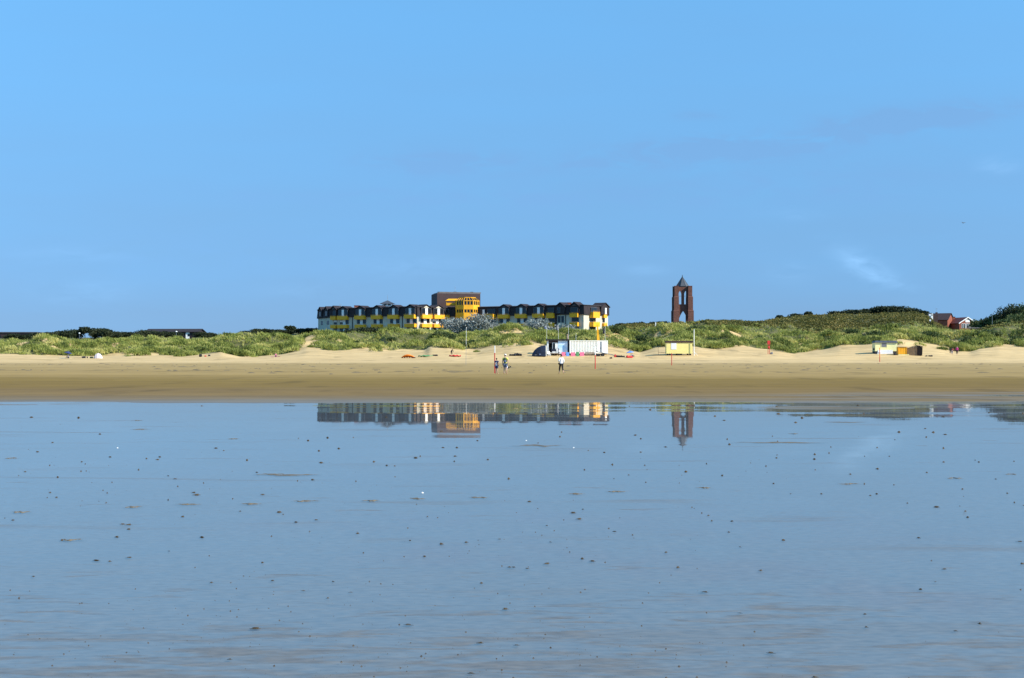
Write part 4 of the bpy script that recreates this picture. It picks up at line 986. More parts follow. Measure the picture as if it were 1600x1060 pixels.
def person(loc, rz, label, height=1.75, pose=None, top='clothwhite', bottom='clothblack', long_trousers=False, sleeves=.55, hair='hair', hat=None, group=None, bare_top=False):
    """a figure facing -Y before rotation; pose moves joints (metres at 1.75 m stature)"""
    root = empty('person', loc, rz, label, 'person', group)
    k = height / 1.75; root.scale = (k, k, k)
    J = {n: list(v) for n, v in JOINTS.items()}
    for n, c in (pose or {}).items(): J[n][0:3] = c
    P = {n: (Vector(v[:3]), v[3], v[4]) for n, v in J.items()}
    sk = P['skull'][0]; fwd = (P['jaw'][0] - sk); fwd.z = 0
    fwd = fwd.normalized() if fwd.length > .005 else Vector((0, -1, 0)); side = Vector((0, 0, 1)).cross(fwd)
    P['nose'] = (sk + fwd * .105 + Vector((0, 0, -.03)), .013, .016)
    P['ear_l'] = (sk + side * .085 + Vector((0, 0, -.02)), .010, .022); P['ear_r'] = (sk - side * .085 + Vector((0, 0, -.02)), .010, .022)
    links = list(LINKS)
    for s, q in ((1, 'l'), (-1, 'r')):                   # five fingers of different lengths, slightly curled
        pa = P['palm_' + q][0]; wr = P['wrist_' + q][0]; d = (pa - wr).normalized()
        f = Vector((0, -1, 0)) if abs(d.y) < .8 else Vector((0, 0, 1))
        across = d.cross(Vector((1, 0, 0))).normalized() if abs(d.x) < .8 else f
        inw = across.cross(d).normalized() * (-s)
        for j, (o_, ln) in enumerate(((-.030, .060), (-.010, .075), (.010, .080), (.029, .070))):
            a = pa + across * o_ + d * .035; b = a + d * ln * .5 + inw * .006; c = b + d * ln * .4 + inw * .018
            for t, (n2, co_, r) in enumerate((('a', a, .0105), ('b', b, .0095), ('c', c, .0075))): P['f%s%d%s' % (q, j, n2)] = (co_, r, r)
            links += [('palm_' + q, 'f%s%da' % (q, j)), ('f%s%da' % (q, j), 'f%s%db' % (q, j)), ('f%s%db' % (q, j), 'f%s%dc' % (q, j))]
        a = pa + across * .045 + d * -.01; b = a + across * .022 + d * .035 + inw * .01
        P['t%sa' % q] = (a, .012, .012); P['t%sb' % q] = (b, .009, .009); links += [('palm_' + q, 't%sa' % q), ('t%sa' % q, 't%sb' % q)]
    skin_mesh('body', P, links, 'pelvis', M['skin'], root)
    def grow(names, f): return {n: (P[n][0], P[n][1] * f + .012, P[n][2] * f + .012) for n in names}
    if not bare_top:
        T = grow(['waist', 'chest', 'collar', 'shoulder_l', 'shoulder_r'], 1.04); T['collar'] = (P['collar'][0] - Vector((0, 0, .01)), .095, .085)
        T['hem'] = (P['pelvis'][0] * .75 + P['waist'][0] * .25, P['pelvis'][1] * 1.06 + .014, P['pelvis'][2] * 1.06 + .02)
        for q in 'lr':
            a, b = P['shoulder_' + q], P['elbow_' + q]; T['sl_' + q] = (a[0].lerp(b[0], min(sleeves, 1)), .064, .064)
            if sleeves > 1: T['wr_' + q] = (b[0].lerp(P['wrist_' + q][0], .9), .042, .042)
        skin_mesh('shirt', T, [('hem', 'waist'), ('waist', 'chest'), ('chest', 'collar'), ('collar', 'shoulder_l'), ('collar', 'shoulder_r'), ('shoulder_l', 'sl_l'), ('shoulder_r', 'sl_r'), ('sl_l', 'wr_l'), ('sl_r', 'wr_r')], 'waist', M[top], root)
    B = grow(['pelvis', 'hip_l', 'hip_r'], 1.05)
    bl = [('pelvis', 'hip_l'), ('pelvis', 'hip_r')]
    for q in 'lr':
        if long_trousers:
            B['k' + q] = (P['knee_' + q][0], .078, .08); B['c' + q] = (P['calf_' + q][0], .066, .068); B['a' + q] = (P['calf_' + q][0].lerp(P['ankle_' + q][0], .45), .058, .06); bl += [('hip_' + q, 'k' + q), ('k' + q, 'c' + q), ('c' + q, 'a' + q)]
        else:
            B['k' + q] = (P['hip_' + q][0].lerp(P['knee_' + q][0], .78), .092, .095); bl += [('hip_' + q, 'k' + q)]
    skin_mesh('trousers' if long_trousers else 'shorts', B, bl, 'pelvis', M[bottom], root)
    h = MB(); c = P['skull'][0]
    h.ball((c.x - fwd.x * .022, c.y - fwd.y * .022, c.z + .03), (.088, .098, .085), 12, 8); h.build('hair', M[hair], root, True)
    for s in (-1, 1):
        e = c + fwd * .088 + side * s * .032 + Vector((0, 0, -.005)); MB().ball(e, .012, 8, 6).build('eye', M['black'], root, True)
    if hat:
        b = MB().ball((c.x, c.y, c.z + .055), (.102, .112, .080), 12, 8).build('cap', M[hat], root, True)
        p = c + fwd * .12 + Vector((0, 0, .05)); MB().ball(p, (.085, .085, .012), 10, 5).build('peak', M[hat], b, True)
    return root

WALK = {'knee_l': (.10, -.07, .49), 'calf_l': (.105, -.03, .34), 'ankle_l': (.11, .05, .10), 'toe_l': (.12, -.11, .03), 'knee_r': (-.10, .01, .49), 'calf_r': (-.105, .04, .34), 'ankle_r': (-.11, -.02, .085), 'toe_r': (-.13, -.19, .028)}
STRIDE = {'knee_l': (.10, -.16, .50), 'calf_l': (.105, -.19, .36), 'ankle_l': (.11, -.22, .09), 'toe_l': (.12, -.39, .03), 'knee_r': (-.10, .06, .49), 'calf_r': (-.105, .17, .36), 'ankle_r': (-.11, .27, .13), 'toe_r': (-.13, .12, .03)}
SIT = {'pelvis': (0, .05, .13), 'waist': (0, .07, .27), 'chest': (0, .05, .47), 'collar': (0, .02, .62), 'neck': (0, 0, .69), 'jaw': (0, -.03, .755), 'skull': (0, -.01, .84), 'crown': (0, 0, .905)}
for s_, k_ in ((1, 'l'), (-1, 'r')):
    SIT.update({'shoulder_' + k_: (s_ * .185, .03, .60), 'elbow_' + k_: (s_ * .25, -.10, .36), 'wrist_' + k_: (s_ * .17, -.32, .38), 'palm_' + k_: (s_ * .15, -.39, .38), 'hip_' + k_: (s_ * .10, 0, .12),
                'knee_' + k_: (s_ * .15, -.40, .40), 'calf_' + k_: (s_ * .15, -.47, .27), 'ankle_' + k_: (s_ * .14, -.56, .08), 'toe_' + k_: (s_ * .15, -.73, .03)})
BEND = dict(WALK); BEND.update({'waist': (0, -.05, 1.07), 'chest': (0, -.22, 1.20), 'collar': (0, -.36, 1.27), 'neck': (0, -.43, 1.29), 'jaw': (0, -.51, 1.29), 'skull': (0, -.55, 1.36), 'crown': (0, -.58, 1.42)})
for s_, k_ in ((1, 'l'), (-1, 'r')):
    BEND.update({'shoulder_' + k_: (s_ * .185, -.33, 1.24), 'elbow_' + k_: (s_ * .22, -.40, .97), 'wrist_' + k_: (s_ * .18, -.52, .76), 'palm_' + k_: (s_ * .17, -.55, .69)})

def feet(px, py_guess_D): return at(px, py_guess_D)
# the three walking on the drying beach
cp = dict(WALK); cp.update({'elbow_l': (.26, .03, 1.15), 'wrist_l': (.20, -.13, .98), 'palm_l': (.16, -.18, .95), 'elbow_r': (-.26, .03, 1.15), 'wrist_r': (-.20, -.13, .98), 'palm_r': (-.16, -.18, .95)})
kid = person(at(776, 136), R(155), 'child in navy top with pale front and blue shorts beside the red and white pole', 1.42, cp, 'clothnavy', 'clothnavy', sleeves=.6)
b = MB(); b.panel([(-.10, .93), (.02, .90), (.09, 1.03), (.03, 1.14), (.10, 1.25), (-.02, 1.30), (-.08, 1.20), (-.02, 1.10)], [], .112, .135); b.build('shirt_print', M['clothwhite'], kid)
mp_ = dict(WALK); mp_.update({'elbow_r': (-.25, .0, 1.14), 'wrist_r': (-.24, -.05, .90), 'palm_r': (-.24, -.06, .83)})
man = person(at(789.5, 135), R(170), 'adult in white cap, yellow shirt, dark backpack and grey shorts carrying bags', 1.76, mp_, 'clothyellow', 'clothdenim', sleeves=.6, hat='white')
pk = MB().ball((-.02, .19, 1.22), (.16, .10, .24), 12, 9).build('backpack', M['clothgreen'], man, True); MB().ball((-.02, .28, 1.14), (.11, .05, .11), 10, 7).build('pocket', M['clothdenim'], pk, True)
MB().tube([(-.12, .13, 1.43), (-.12, -.10, 1.44), (-.12, -.15, 1.25), (-.13, .08, 1.05)], .018, 6).build('strap', M['clothgreen'], pk); MB().tube([(.09, .13, 1.43), (.09, -.10, 1.44), (.09, -.15, 1.25), (.10, .08, 1.05)], .018, 6).build('strap', M['clothgreen'], pk)
bag = MB(); bag.ball((0, 0, -.28), (.13, .08, .19), 12, 9).tube([(-.07, 0, -.14), (-.05, 0, -.02), (.05, 0, -.02), (.07, 0, -.14)], .012, 5)
bp_ = at(791.5, 135.05); o = bag.build('beach_bag', M['clothwhite'], None, True, (bp_.x, bp_.y, bp_.z + .86)); tag(o, 'white bag hanging from the hand of the adult in the white cap', 'bag')
bag = MB(); bag.ball((0, 0, 0), (.10, .17, .07), 10, 7).ball((.16, .02, .08), (.08, .15, .06), 10, 7).tube([(0, 0, .06), (.02, 0, .16), (.1, 0, .18), (.15, .02, .12)], .015, 5)
bp_ = at(794.6, 135.1); o = bag.build('carried_shoes', M['clothblack'], None, True, (bp_.x, bp_.y, bp_.z + .58)); tag(o, 'dark pair of shoes held low beside the adult in the white cap', 'shoes')
wp = dict(STRIDE); wp.update({'elbow_l': (.25, .02, 1.16), 'wrist_l': (.16, -.17, 1.08), 'palm_l': (.12, -.22, 1.09), 'elbow_r': (-.25, .05, 1.15), 'wrist_r': (-.21, -.10, .95), 'palm_r': (-.20, -.15, .90)})
wom = person(at(877, 138), R(-160), 'person in white long sleeved top and black cropped trousers before the kiosk', 1.72, wp, 'clothwhite', 'clothblack', True, 1.2)
MB().ball((.24, .02, .93), (.07, .11, .09), 10, 7).build('hip_bag', M['clothblack'], wom, True)
# people farther up the beach
person(at(705.5, 312), R(30), 'person in black wetsuit standing behind the red kite', 1.55, BEND, 'clothblack', 'clothblack', True, 1.2)
person(at(107, 312), R(-60), 'person in blue and dark clothes crouching beside the beach mat at far left', 1.5, SIT, 'clothdenim', 'clothblack', True)
person(at(431, 318), R(40), 'person in pink lying propped on a towel below the big left hummock', 1.5, SIT, 'clothpink', 'clothnavy')
person(at(1487.5, 318), R(20), 'person in red top and pale blue trousers bending in the group at right', 1.62, BEND, 'clothred', 'clothdenim', True)
person(at(1484.6, 320), R(60), 'person in black leaning at the left of the group at right', 1.6, BEND, 'clothblack', 'clothblack', True, 1.2)
person(at(1495.3, 318), R(-20), 'person in magenta top and dark trousers, right one of the group at right', 1.78, WALK, 'clothpink', 'clothblack', True, 1.2)
person(at(987.8, 306), R(35), 'person in dark top sitting by the red bag right of the container', 1.65, SIT, 'clothdenim', 'clothblack', True)
person(at(1329.8, 470, .0), R(10), 'walker in white shirt and dark trousers on the dune path', 1.75, WALK, 'clothwhite', 'clothblack', True)
person(at(1325.6, 470, .0), R(20), 'walker in brown red jacket, left one on the dune path', 1.7, WALK, 'clothred', 'clothdenim', True, 1.2)
person(at(1338.8, 466, .0), R(-40), 'walker in pale yellow shirt, right one on the dune path', 1.72, WALK, 'clothyellow', 'clothwhite', True)
person(at(1547.2, 520), R(0), 'walker in white shirt below the tall pole at right', 1.75, WALK, 'clothwhite', 'clothdenim', True)
person(at(1551.2, 520), R(30), 'walker in dark clothes below the tall pole at right', 1.78, WALK, 'clothblack', 'clothblack', True, 1.2)

# ------------------------------------------------------------------ beach station
def thing(name, px, D, label, cat, dz=0.0, rz=0.0, group=None): return empty(name, at(px, D, dz), rz, label, cat, group)
S311 = 311 / F
GC = G(px2x(900, 311), 311)
def build_container():
    x0, x1 = px2x(889.5, 311), px2x(950.5, 311); z0, z1 = py2z(552.3, 311), py2z(532.3, 311)
    cx = (x0 + x1) / 2; root = empty('shipping_container', (cx, 311, GC), R(9), 'white corrugated steel container standing on short legs at the kite station', 'container')
    a, b, c, d = x0 - cx, x1 - cx, z0 - GC, z1 - GC
    w = MB(); n = 17; xe = b - 2.15; pts = []
    for i in range(n):
        u0 = a + .16 + (xe - a - .2) * i / n; st = (xe - a - .2) / n
        pts += [(u0, .0), (u0 + st * .30, .0), (u0 + st * .46, .15), (u0 + st * .84, .15)]
    poly = pts + [(xe - .04, 0), (xe - .04, 2.3), (a + .16, 2.3)]
    w.prism(poly, c + .16, d - .12); w.build('corrugated_wall', M['contwhite'], root)
    f = MB(); f.box(a, b, -.05, 2.44, c, c + .155); f.build('base_frame', M['contwhite'], root)
    MB().box(a, b, -.05, 2.44, d - .115, d).build('roof', M['contwhite'], root)
    for u in (a, xe - .03, b - .15): MB().box(u, u + .15, -.045, .12, c + .158, d - .118).build('corner_post', M['contwhite'], root)
    MB().box(xe + .13, b - .16, .02, 2.3, c + .158, d - .118).build('end_section', M['contwhite'], root)
    dr = MB().box(xe + .55, xe + .9, -.02, .016, c + .2, d - .25).build('door', M['steel'], root); MB().box(xe + .6, xe + .64, -.06, -.022, c + .9, c + 1.2).build('handle', M['dark'], dr)
    for k in range(4): MB().box(b - .151, b + .003, .15, 2.3, c + .35 + k * .5, c + .40 + k * .5).build('locking_bar', M['steel'], root)
    for u in (a + .3, a + 2.6, xe - .4, b - .4):
        for y in (.15, 2.1): MB().box(u, u + .22, y, y + .22, -.4, c - .003).build('leg', M['wood'], root)
build_container()

def build_kiosk():
    x0, x1 = px2x(855, 311), px2x(889.2, 311); z0, z1 = py2z(553, 311), py2z(532.6, 311)
    root = empty('beach_kiosk', (x0, 311, GC), 0, 'white kiosk with black roof, open door and sky blue poster wall', 'kiosk')
    W = x1 - x0; c, d = z0 - GC, z1 - GC; xm = W * .49
    m = MB(); m.panel([(.0, c), (xm, c), (xm, d), (0, d)], [[(.28, c + .28), (1.02, c + .28), (1.02, d - .42), (.28, d - .42)]], 0.0, .12); m.build('front_wall', M['white'], root)
    MB().box(0, .1, .13, 2.3, c, d).build('side_wall', M['white'], root)
    MB().box(.101, W - .1, 2.2, 2.3, c, d).build('back_wall', M['dark'], root)
    MB().box(.101, W - .3, .13, 2.19, c - .12, c - .002).build('floor', M['wood'], root)
    MB().box(xm + .02, W - .32, -.02, .1, c + .02, d).build('poster_wall', M['poster'], root)
    MB().box(W - .3, W - .04, -.05, 2.3, c - .4, d).build('dark_corner_post', M['navy'], root)
    MB().box(-.25, W, -.35, 2.5, d + .003, d + .30).build('roof', M['black'], root)
    MB().box(.3, xm, -.02, -.001, d - .40, d - .01).build('fascia', M['brownblock'], root)
    g = MB().box(1.10, 1.62, -.03, -.003, c + .75, d - .5).build('window', M['glass'], root); MB().box(1.06, 1.10, -.05, -.003, c + .7, d - .45).box(1.62, 1.66, -.05, -.003, c + .7, d - .45).box(1.1, 1.62, -.05, -.003, c + .7, c + .75).build('window_frame', M['white'], g)
    # deck in front with rail and posts
    dk = MB().box(-.6, xm + .1, -2.0, -.06, c - .02, c + .10).build('deck', M['wood'], root)
    for u in (-.55, .45, 1.35, xm): MB().box(u, u + .14, -2.0, -1.86, -.4, c - .023).build('deck_post', M['black'], root)
    for u in (-.55, .3, xm): MB().box(u, u + .08, -1.99, -1.91, c + .103, c + 1.1).build('rail_post', M['dark'], dk)
    MB().box(-.56, xm + .07, -2.0, -1.94, c + 1.102, c + 1.16).build('handrail', M['dark'], dk)
    for k in range(3): MB().box(-1.15 - k * .28, -.87 - k * .28 + .3, -1.9, -.3, .06 + (2 - k) * .20, .12 + (2 - k) * .20).build('step', M['wood'], root)
    return c
KC = build_kiosk()
px_d = at(873.5, 309.6); person((px_d.x, px_d.y, GC + KC + .10), R(15), 'person in white sitting on the deck of the kiosk by the open door', 1.6, SIT, 'clothwhite', 'clothwhite', True)
def chair(px, D, z, label, group=None):
    p = at(px, D); r = empty('deck_chair', (p.x, p.y, z if z is not None else p.z), R(25), label, 'chair', group)
    MB().box(-.28, .28, -.25, .25, .38, .44).build('seat', M['white'], r); MB().box(-.28, .28, .20, .26, .443, 1.0).build('backrest', M['white'], r)
    for sx in (-1, 1):
        for sy in (-1, 1): MB().box(sx * .25 - .025, sx * .25 + .025, sy * .2 - .025, sy * .2 + .025, 0, .378).build('leg', M['white'], r)
chair(857.8, 307.5, None, 'white plastic chair on the sand before the kiosk deck')
def table_dark():
    p = at(865.5, 309.9); r = empty('bench', (p.x, p.y, GC + KC + .10), R(4), 'dark blue bench with back on the kiosk deck under the window', 'bench')
    MB().box(-.5, .5, -.2, .2, .38, .46).build('seat', M['navy'], r); MB().box(-.5, .5, .2, .25, .46, .85).build('backrest', M['navy'], r)
    for s in (-1, 1): MB().box(s * .42 - .04, s * .42 + .04, -.18, .18, 0, .378).build('leg', M['navy'], r)
table_dark()
def shadeboard(px, w, h, m, label, D=308.6, name='beach_panel', lean=.16):
    p = at(px, D); r = empty(name, p, 0, label, 'board', 'coloured boards below the container')
    mt = Matrix.Rotation(-lean, 4, 'X'); MB().box(-w / 2, w / 2, -.03, .03, -.05, h, mt).build('cloth_panel', M[m], r)
    for s in (-1, 1): MB().tube([(s * w / 2 * 1.0, .04 - .0, -.1), (s * w / 2, .05 + h * lean, h + .12)], .03, 5).build('frame_post', M['wood'], r)
shadeboard(880.5, .75, 0.8, 'pink', 'rose pink board leaning left of the blue board'); shadeboard(887, .6, .8, 'blue', 'blue board leaning under the dark kiosk corner')
shadeboard(895.3, .85, .8, 'pink', 'bright pink patterned board under the container'); shadeboard(902.5, .55, .9, 'green', 'green and white board between two pink ones')
shadeboard(909.5, .85, .8, 'pink', 'second pink board, nearest the wooden crates')
def crate_row():
    p = at(921.5, 308.8); r = empty('pallet_fence', p, 0, 'brown slatted pallet fence under the right half of the container', 'fence')
    for k in range(12): MB().box(-.95 + k * .16, -.85 + k * .16, 0, .04, -.1, .85).build('slat', M['reed'], r)
    for z in (.15, .65): MB().box(-.95, .95, .043, .09, z, z + .08).build('rail', M['wood'], r)
crate_row()
def ramp():
    p = at(946, 308.2); r = empty('boat_trailer', p, R(6), 'grey boat trailer with long drawbar sloping to the sand right of the container', 'trailer')
    MB().tube([(-1.9, 0, .95), (-.3, 0, .62), (2.4, 0, .08)], .09, 6).build('drawbar', M['gull'], r)
    MB().tube([(-1.9, .5, .95), (-.3, .35, .62), (1.2, .02, .34)], .05, 6).build('side_rail', M['steel'], r); MB().tube([(-1.9, -.5, .95), (-.3, -.35, .62), (1.2, -.02, .34)], .05, 6).build('side_rail', M['steel'], r)
    for s in (-1, 1):
        w = MB(); w.prism([(.30 * math.cos(k * math.pi / 8), .30 * math.sin(k * math.pi / 8)) for k in range(16)], -.09, .09)
        o = w.build('wheel', M['black'], r); o.rotation_euler = (R(90), 0, 0); o.location = (-.6, s * .62, .28)
    MB().tube([(-.6, -.6, .28), (-.6, .6, .28)], .04, 6).build('axle', M['steel'], r)
ramp()
def sand_lump(name, px, D, dims, m, label, cat, seed, group=None, n=3):
    """soft bags and folded gear: several pressed bulges joined in one skin"""
    r = random.Random(seed); mb = MB()
    for k in range(n):
        u = (k + .5) / n - .5; mb.ball((u * dims[0], r.uniform(-.15, .15) * dims[1], dims[2] * r.uniform(.28, .42)), (dims[0] / n * r.uniform(.62, .85), dims[1] * r.uniform(.38, .5), dims[2] * r.uniform(.40, .62)), 10, 7)
    o = mb.build(name, M[m], None, True, at(px, D)); o.rotation_euler.z = r.uniform(-.3, .3); return tag(o, label, cat, group)
sand_lump('gear_bag', 934.5, 307.5, (.75, .5, .5), 'black', 'black bag on the sand under the right end of the container', 'bag', 1)
sand_lump('gear_bag', 967, 306, (1.3, .5, .42), 'black', 'black bundle of gear on the sand right of the trailer', 'bag', 2, None, 4)
sand_lump('gear_bag', 973.5, 306, (.6, .5, .38), 'black', 'small dark bag between the black bundle and the red bag', 'bag', 3)
sand_lump('beach_bag', 961, 306, (.35, .4, .7), 'red', 'upright reddish bag beside the trailer tip', 'bag', 4, None, 2)
sand_lump('beach_bag', 983.5, 304.5, (1.15, .7, .55), 'red', 'red bag lying before the sitting person right of the container', 'bag', 5)
sand_lump('bucket', 954.5, 302, (.45, .45, .36), 'dark', 'small dark object alone on the sand below the trailer', 'bag', 6, None, 2)
# sunshade over the sitting person
def sunshade(px, D, r_, h, m, label, tilt):
    root = thing('parasol', px, D, label, 'parasol'); mb = MB(); n = 12
    vs = [(0, 0, h)] + [(r_ * math.cos(k * 2 * math.pi / n), r_ * math.sin(k * 2 * math.pi / n), h - .38) for k in range(n)]
    vs += [(0, 0, h - .04)] + [(a * .985, b_ * .985, c - .03) for a, b_, c in vs[1:n + 1]]
    fs = [(0, 1 + k, 1 + (k + 1) % n) for k in range(n)] + [(n + 1, n + 2 + (k + 1) % n, n + 2 + k) for k in range(n)] + [(1 + k, n + 2 + k, n + 2 + (k + 1) % n, 1 + (k + 1) % n) for k in range(n)]
    mt = Matrix.Rotation(tilt, 4, 'Y'); mb.add([mt @ Vector(v) for v in vs], fs); mb.build('canopy', M[m], root)
    MB().tube([mt @ Vector((0, 0, -.3)), mt @ Vector((0, 0, h + .1))], .025, 6).build('pole', M['steel'], root)
sunshade(985.5, 306.3, .85, 1.35, 'blue', 'blue parasol over the person right of the container', R(-8))
sunshade(104.5, 313, .8, 1.45, 'clothnavy', 'dark blue parasol over the person at the far left mat', R(14))

# navy dome tent
def dome_tent(px, D, w, dep, h, m, label, edge, skew=0.0, rz=0.0, fade=None):
    root = thing('beach_tent', px, D, label, 'tent', 0, rz)
    nu, nv = 14, 10; vs = []; fs = []
    for i in range(nu + 1):
        u = i / nu
        for j in range(nv + 1):
            v = j / nv; a = math.pi * v
            prof = math.sin(math.pi * (.04 + .5 * u ** .8)) ** .85 if skew else math.sin(math.pi * u) ** .6 + .001
            vs.append((-w / 2 + w * u, -math.cos(a) * dep / 2 * (.35 + .65 * prof), math.sin(a) ** .7 * h * prof - .02))
    for i in range(nu):
        for j in range(nv):
            k = i * (nv + 1) + j; fs.append((k, k + nv + 1, k + nv + 2, k + 1))
    shell = MB().add(vs, fs)
    if skew:
        k = nu * (nv + 1); shell.f.append(tuple(k + j for j in range(nv + 1)))
    s = shell.build('canopy', M[m], root, not skew)
    if skew:
        MB().tube([Vector(vs[nu * (nv + 1) + j]) + Vector((.04, 0, 0)) for j in range(nv + 1)], .06, 6).build('edge_piping', M[edge], s)
        for q in (5, 9): MB().tube([Vector(vs[q * (nv + 1) + j]) * 1.005 for j in range(nv + 1)], .03, 5).build('seam', M['dark'], s)
        MB().ball((-.24 * w, -dep * .40, .24), (.26, .06, .07), 10, 6).build('pale_patch', M['gull'], s, True); MB().ball((.06 * w, -dep * .475, .34), (.16, .06, .15), 10, 6).build('pale_patch', M['clothdenim'], s, True)
    else:
        for q in (4, 7, 10): MB().tube([Vector(vs[q * (nv + 1) + j]) * 1.01 for j in range(nv + 1)], .02, 5).build('tent_pole', M[edge], s)
    return root
dome_tent(842, 307, 2.75, 2.4, 2.15, 'navy', 'dark navy rounded shelter with white edge beside the kiosk deck', 'white', 1.0)
dome_tent(153.5, 312, 1.75, 1.6, 1.05, 'palecloth', 'pale pink dome tent on the sand at left', 'white', 0)
sand_lump('kite_bag', 801.5, 308, (1.35, .6, .42), 'black', 'long flat black kite bag, left one of three near the navy shelter', 'bag', 11, None, 3)
sand_lump('kite_bag', 806.8, 308.3, (.8, .7, .68), 'black', 'tall black kite bag in the middle of three', 'bag', 12, None, 2)
sand_lump('kite_bag', 812.5, 308, (.7, .6, .62), 'black', 'round black kite bag nearest the navy shelter', 'bag', 13, None, 2)
sand_lump('beach_bag', 131, 312, (.75, .5, .45), 'dark', 'dark bag on sand between crouching person and pink tent', 'bag', 14)
sand_lump('beach_bag', 143, 312, (.65, .5, .36), 'clothgreen', 'green bag against the pale pink tent', 'bag', 15, None, 2)
sand_lump('beach_bag', 136.5, 312.5, (.22, .3, .42), 'dark', 'small upright dark flask bag left of the green bag', 'bag', 16, None, 2)
sand_lump('beach_bag', 313.5, 318, (.5, .35, .72), 'black', 'upright black bag on sand left of the reddish bag', 'bag', 17, None, 2)
sand_lump('beach_bag', 327, 318, (.4, .35, .4), 'dark', 'small dark bag right of the reddish bag', 'bag', 18, None, 2)
sand_lump('beach_bag', 321, 317.5, (.35, .4, .3), 'red', 'small reddish bag between two dark ones at left', 'bag', 19, None, 2)
def mat_flat(px, D, w, d, m, label):
    p = at(px, D); mb = MB(); n = 8; g = np.random.default_rng(int(px)); vs = []; fs = []
    for i in range(n + 1):
        for j in range(4): vs.append((-w / 2 + w * i / n, -d / 2 + d * j / 3, .05 + .05 * g.random() + G(p.x - w / 2 + w * i / n, p.y - d / 2 + d * j / 3) - p.z))
    k = len(vs); vs += [(a, b, c - .03) for a, b, c in vs]
    for i in range(n):
        for j in range(3): q = i * 4 + j; fs += [(q, q + 4, q + 5, q + 1), (k + q + 1, k + q + 5, k + q + 4, k + q)]
    o = mb.add(vs, fs).build('beach_towel', M[m], None, True, p); return tag(o, label, 'towel')
mat_flat(101, 311.2, 1.9, .9, 'towel', 'turquoise mat under the crouching person at far left'); mat_flat(431, 317.3, 2.0, 1.0, 'clothpink', 'magenta towel below the big left hummock'); mat_flat(120, 312.2, 1.6, .8, 'dark', 'dark mat between the crouching person and the tent')

# kites lying on the sand: inflated leading edge and canopy
def kite(px, D, span, h, m, label, m2=None, rz=0.0, bow=.5, arch=True):
    root = thing('kite', px, D, label, 'kite', .02, rz); n = 16; vs = []; fs = []; le = []
    for i in range(n + 1):
        u = i / n * 2 - 1; x = u * span / 2; z = h * (1 - abs(u) ** 2.2) if arch else h * (.45 + .25 * math.sin(i * 1.3)); y = bow * (u * u)
        le.append(Vector((x, y - .1, z * .75 + .10)))
        for j in range(5):
            v = j / 4; vs.append((x * (1 - .06 * v), y + .15 + v * 1.1 * (1 - .6 * u * u), (z * (1 - v * .85)) + .06 + .10 * math.sin(i * 2.1 + j)))
    k = len(vs); vs += [(a, b, c - .03) for a, b, c in vs]
    for i in range(n):
        for j in range(4): q = i * 5 + j; fs += [(q, q + 5, q + 6, q + 1), (k + q + 1, k + q + 6, k + q + 5, k + q)]
    MB().add(vs, fs).build('canopy', M[m], root, True)
    MB().tube(le, [.05 + .11 * (1 - abs(i / n * 2 - 1)) for i in range(n + 1)], 8).build('leading_edge', M[m2 or m], root, True)
    for i in (4, 8, 12): MB().tube([le[i], Vector(vs[i * 5 + 2]) + Vector((0, 0, .06)), Vector(vs[i * 5 + 4]) + Vector((0, 0, .05))], [.09, .07, .03], 6).build('strut', M[m2 or m], root, True)
    return root
kite(637.5, 306, 2.7, .62, 'orange', 'orange kite folded in a low dome on the sand', 'orange'); sand_lump('kite_bag', 646.5, 305.6, (.6, .4, .22), 'dark', 'flat dark bag at the right tip of the orange kite', 'bag', 20, None, 2)
kite(665, 309, 3.0, .28, 'white', 'white and green kite stretched flat on the sand', 'green', R(8), .3, False)
sand_lump('kite_bag', 680, 310, (1.0, .5, .36), 'dark', 'dark bag at the right end of the white and green kite', 'bag', 21, None, 3)
kite(711, 308.5, 2.4, .40, 'red', 'red kite lying on the sand before the person in black', 'red', R(3), .3, False)

# ------------------------------------------------------------------ poles and posts
def pole(name, px, D, ytop, r, segs, label, cat, group=None, lean=0.0, dz=-.4):
    """segs: list of (upto fraction, material) from the foot"""
    p = at(px, D); H = py2z(ytop, D) - p.z; root = empty(name, p, 0, label, cat, group); a = dz; names = {}
    for fr, m in segs:
        b = H * fr; MB().tube([(lean * max(a, 0), 0, a), (lean * b, 0, b)], r, 8).build('painted_band' if len(segs) > 1 else 'shaft', M[m], root); a = b + .001
    return root, H
pole('marker_pole', 773, 141, 540.5, .045, [(.74, 'red'), (1, 'white')], 'tall red pole with white top beside the child', 'pole')
pole('marker_pole', 930, 175, 541.5, .055, [(.62, 'red'), (1, 'white')], 'red pole with white upper half in front of the container', 'pole')
pole('marker_pole', 1049.5, 215, 552, .05, [(1, 'red')], 'short thin red pole in front of the yellow hut', 'pole')
pole('marker_pole', 1374.5, 262, 543.5, .06, [(.4, 'red'), (1, 'orange')], 'orange and red pole in front of the lemon hut', 'pole')
r_, h_ = pole('lamp_mast', 728, 225, 513, .022, [(.55, 'steel'), (1, 'white')], 'very thin tall mast on the beach left of the red and white pole', 'mast', None, .012)
MB().ball((h_ * .012, 0, h_ + .03), .07, 8, 6).build('tip_ball', M['white'], r_)
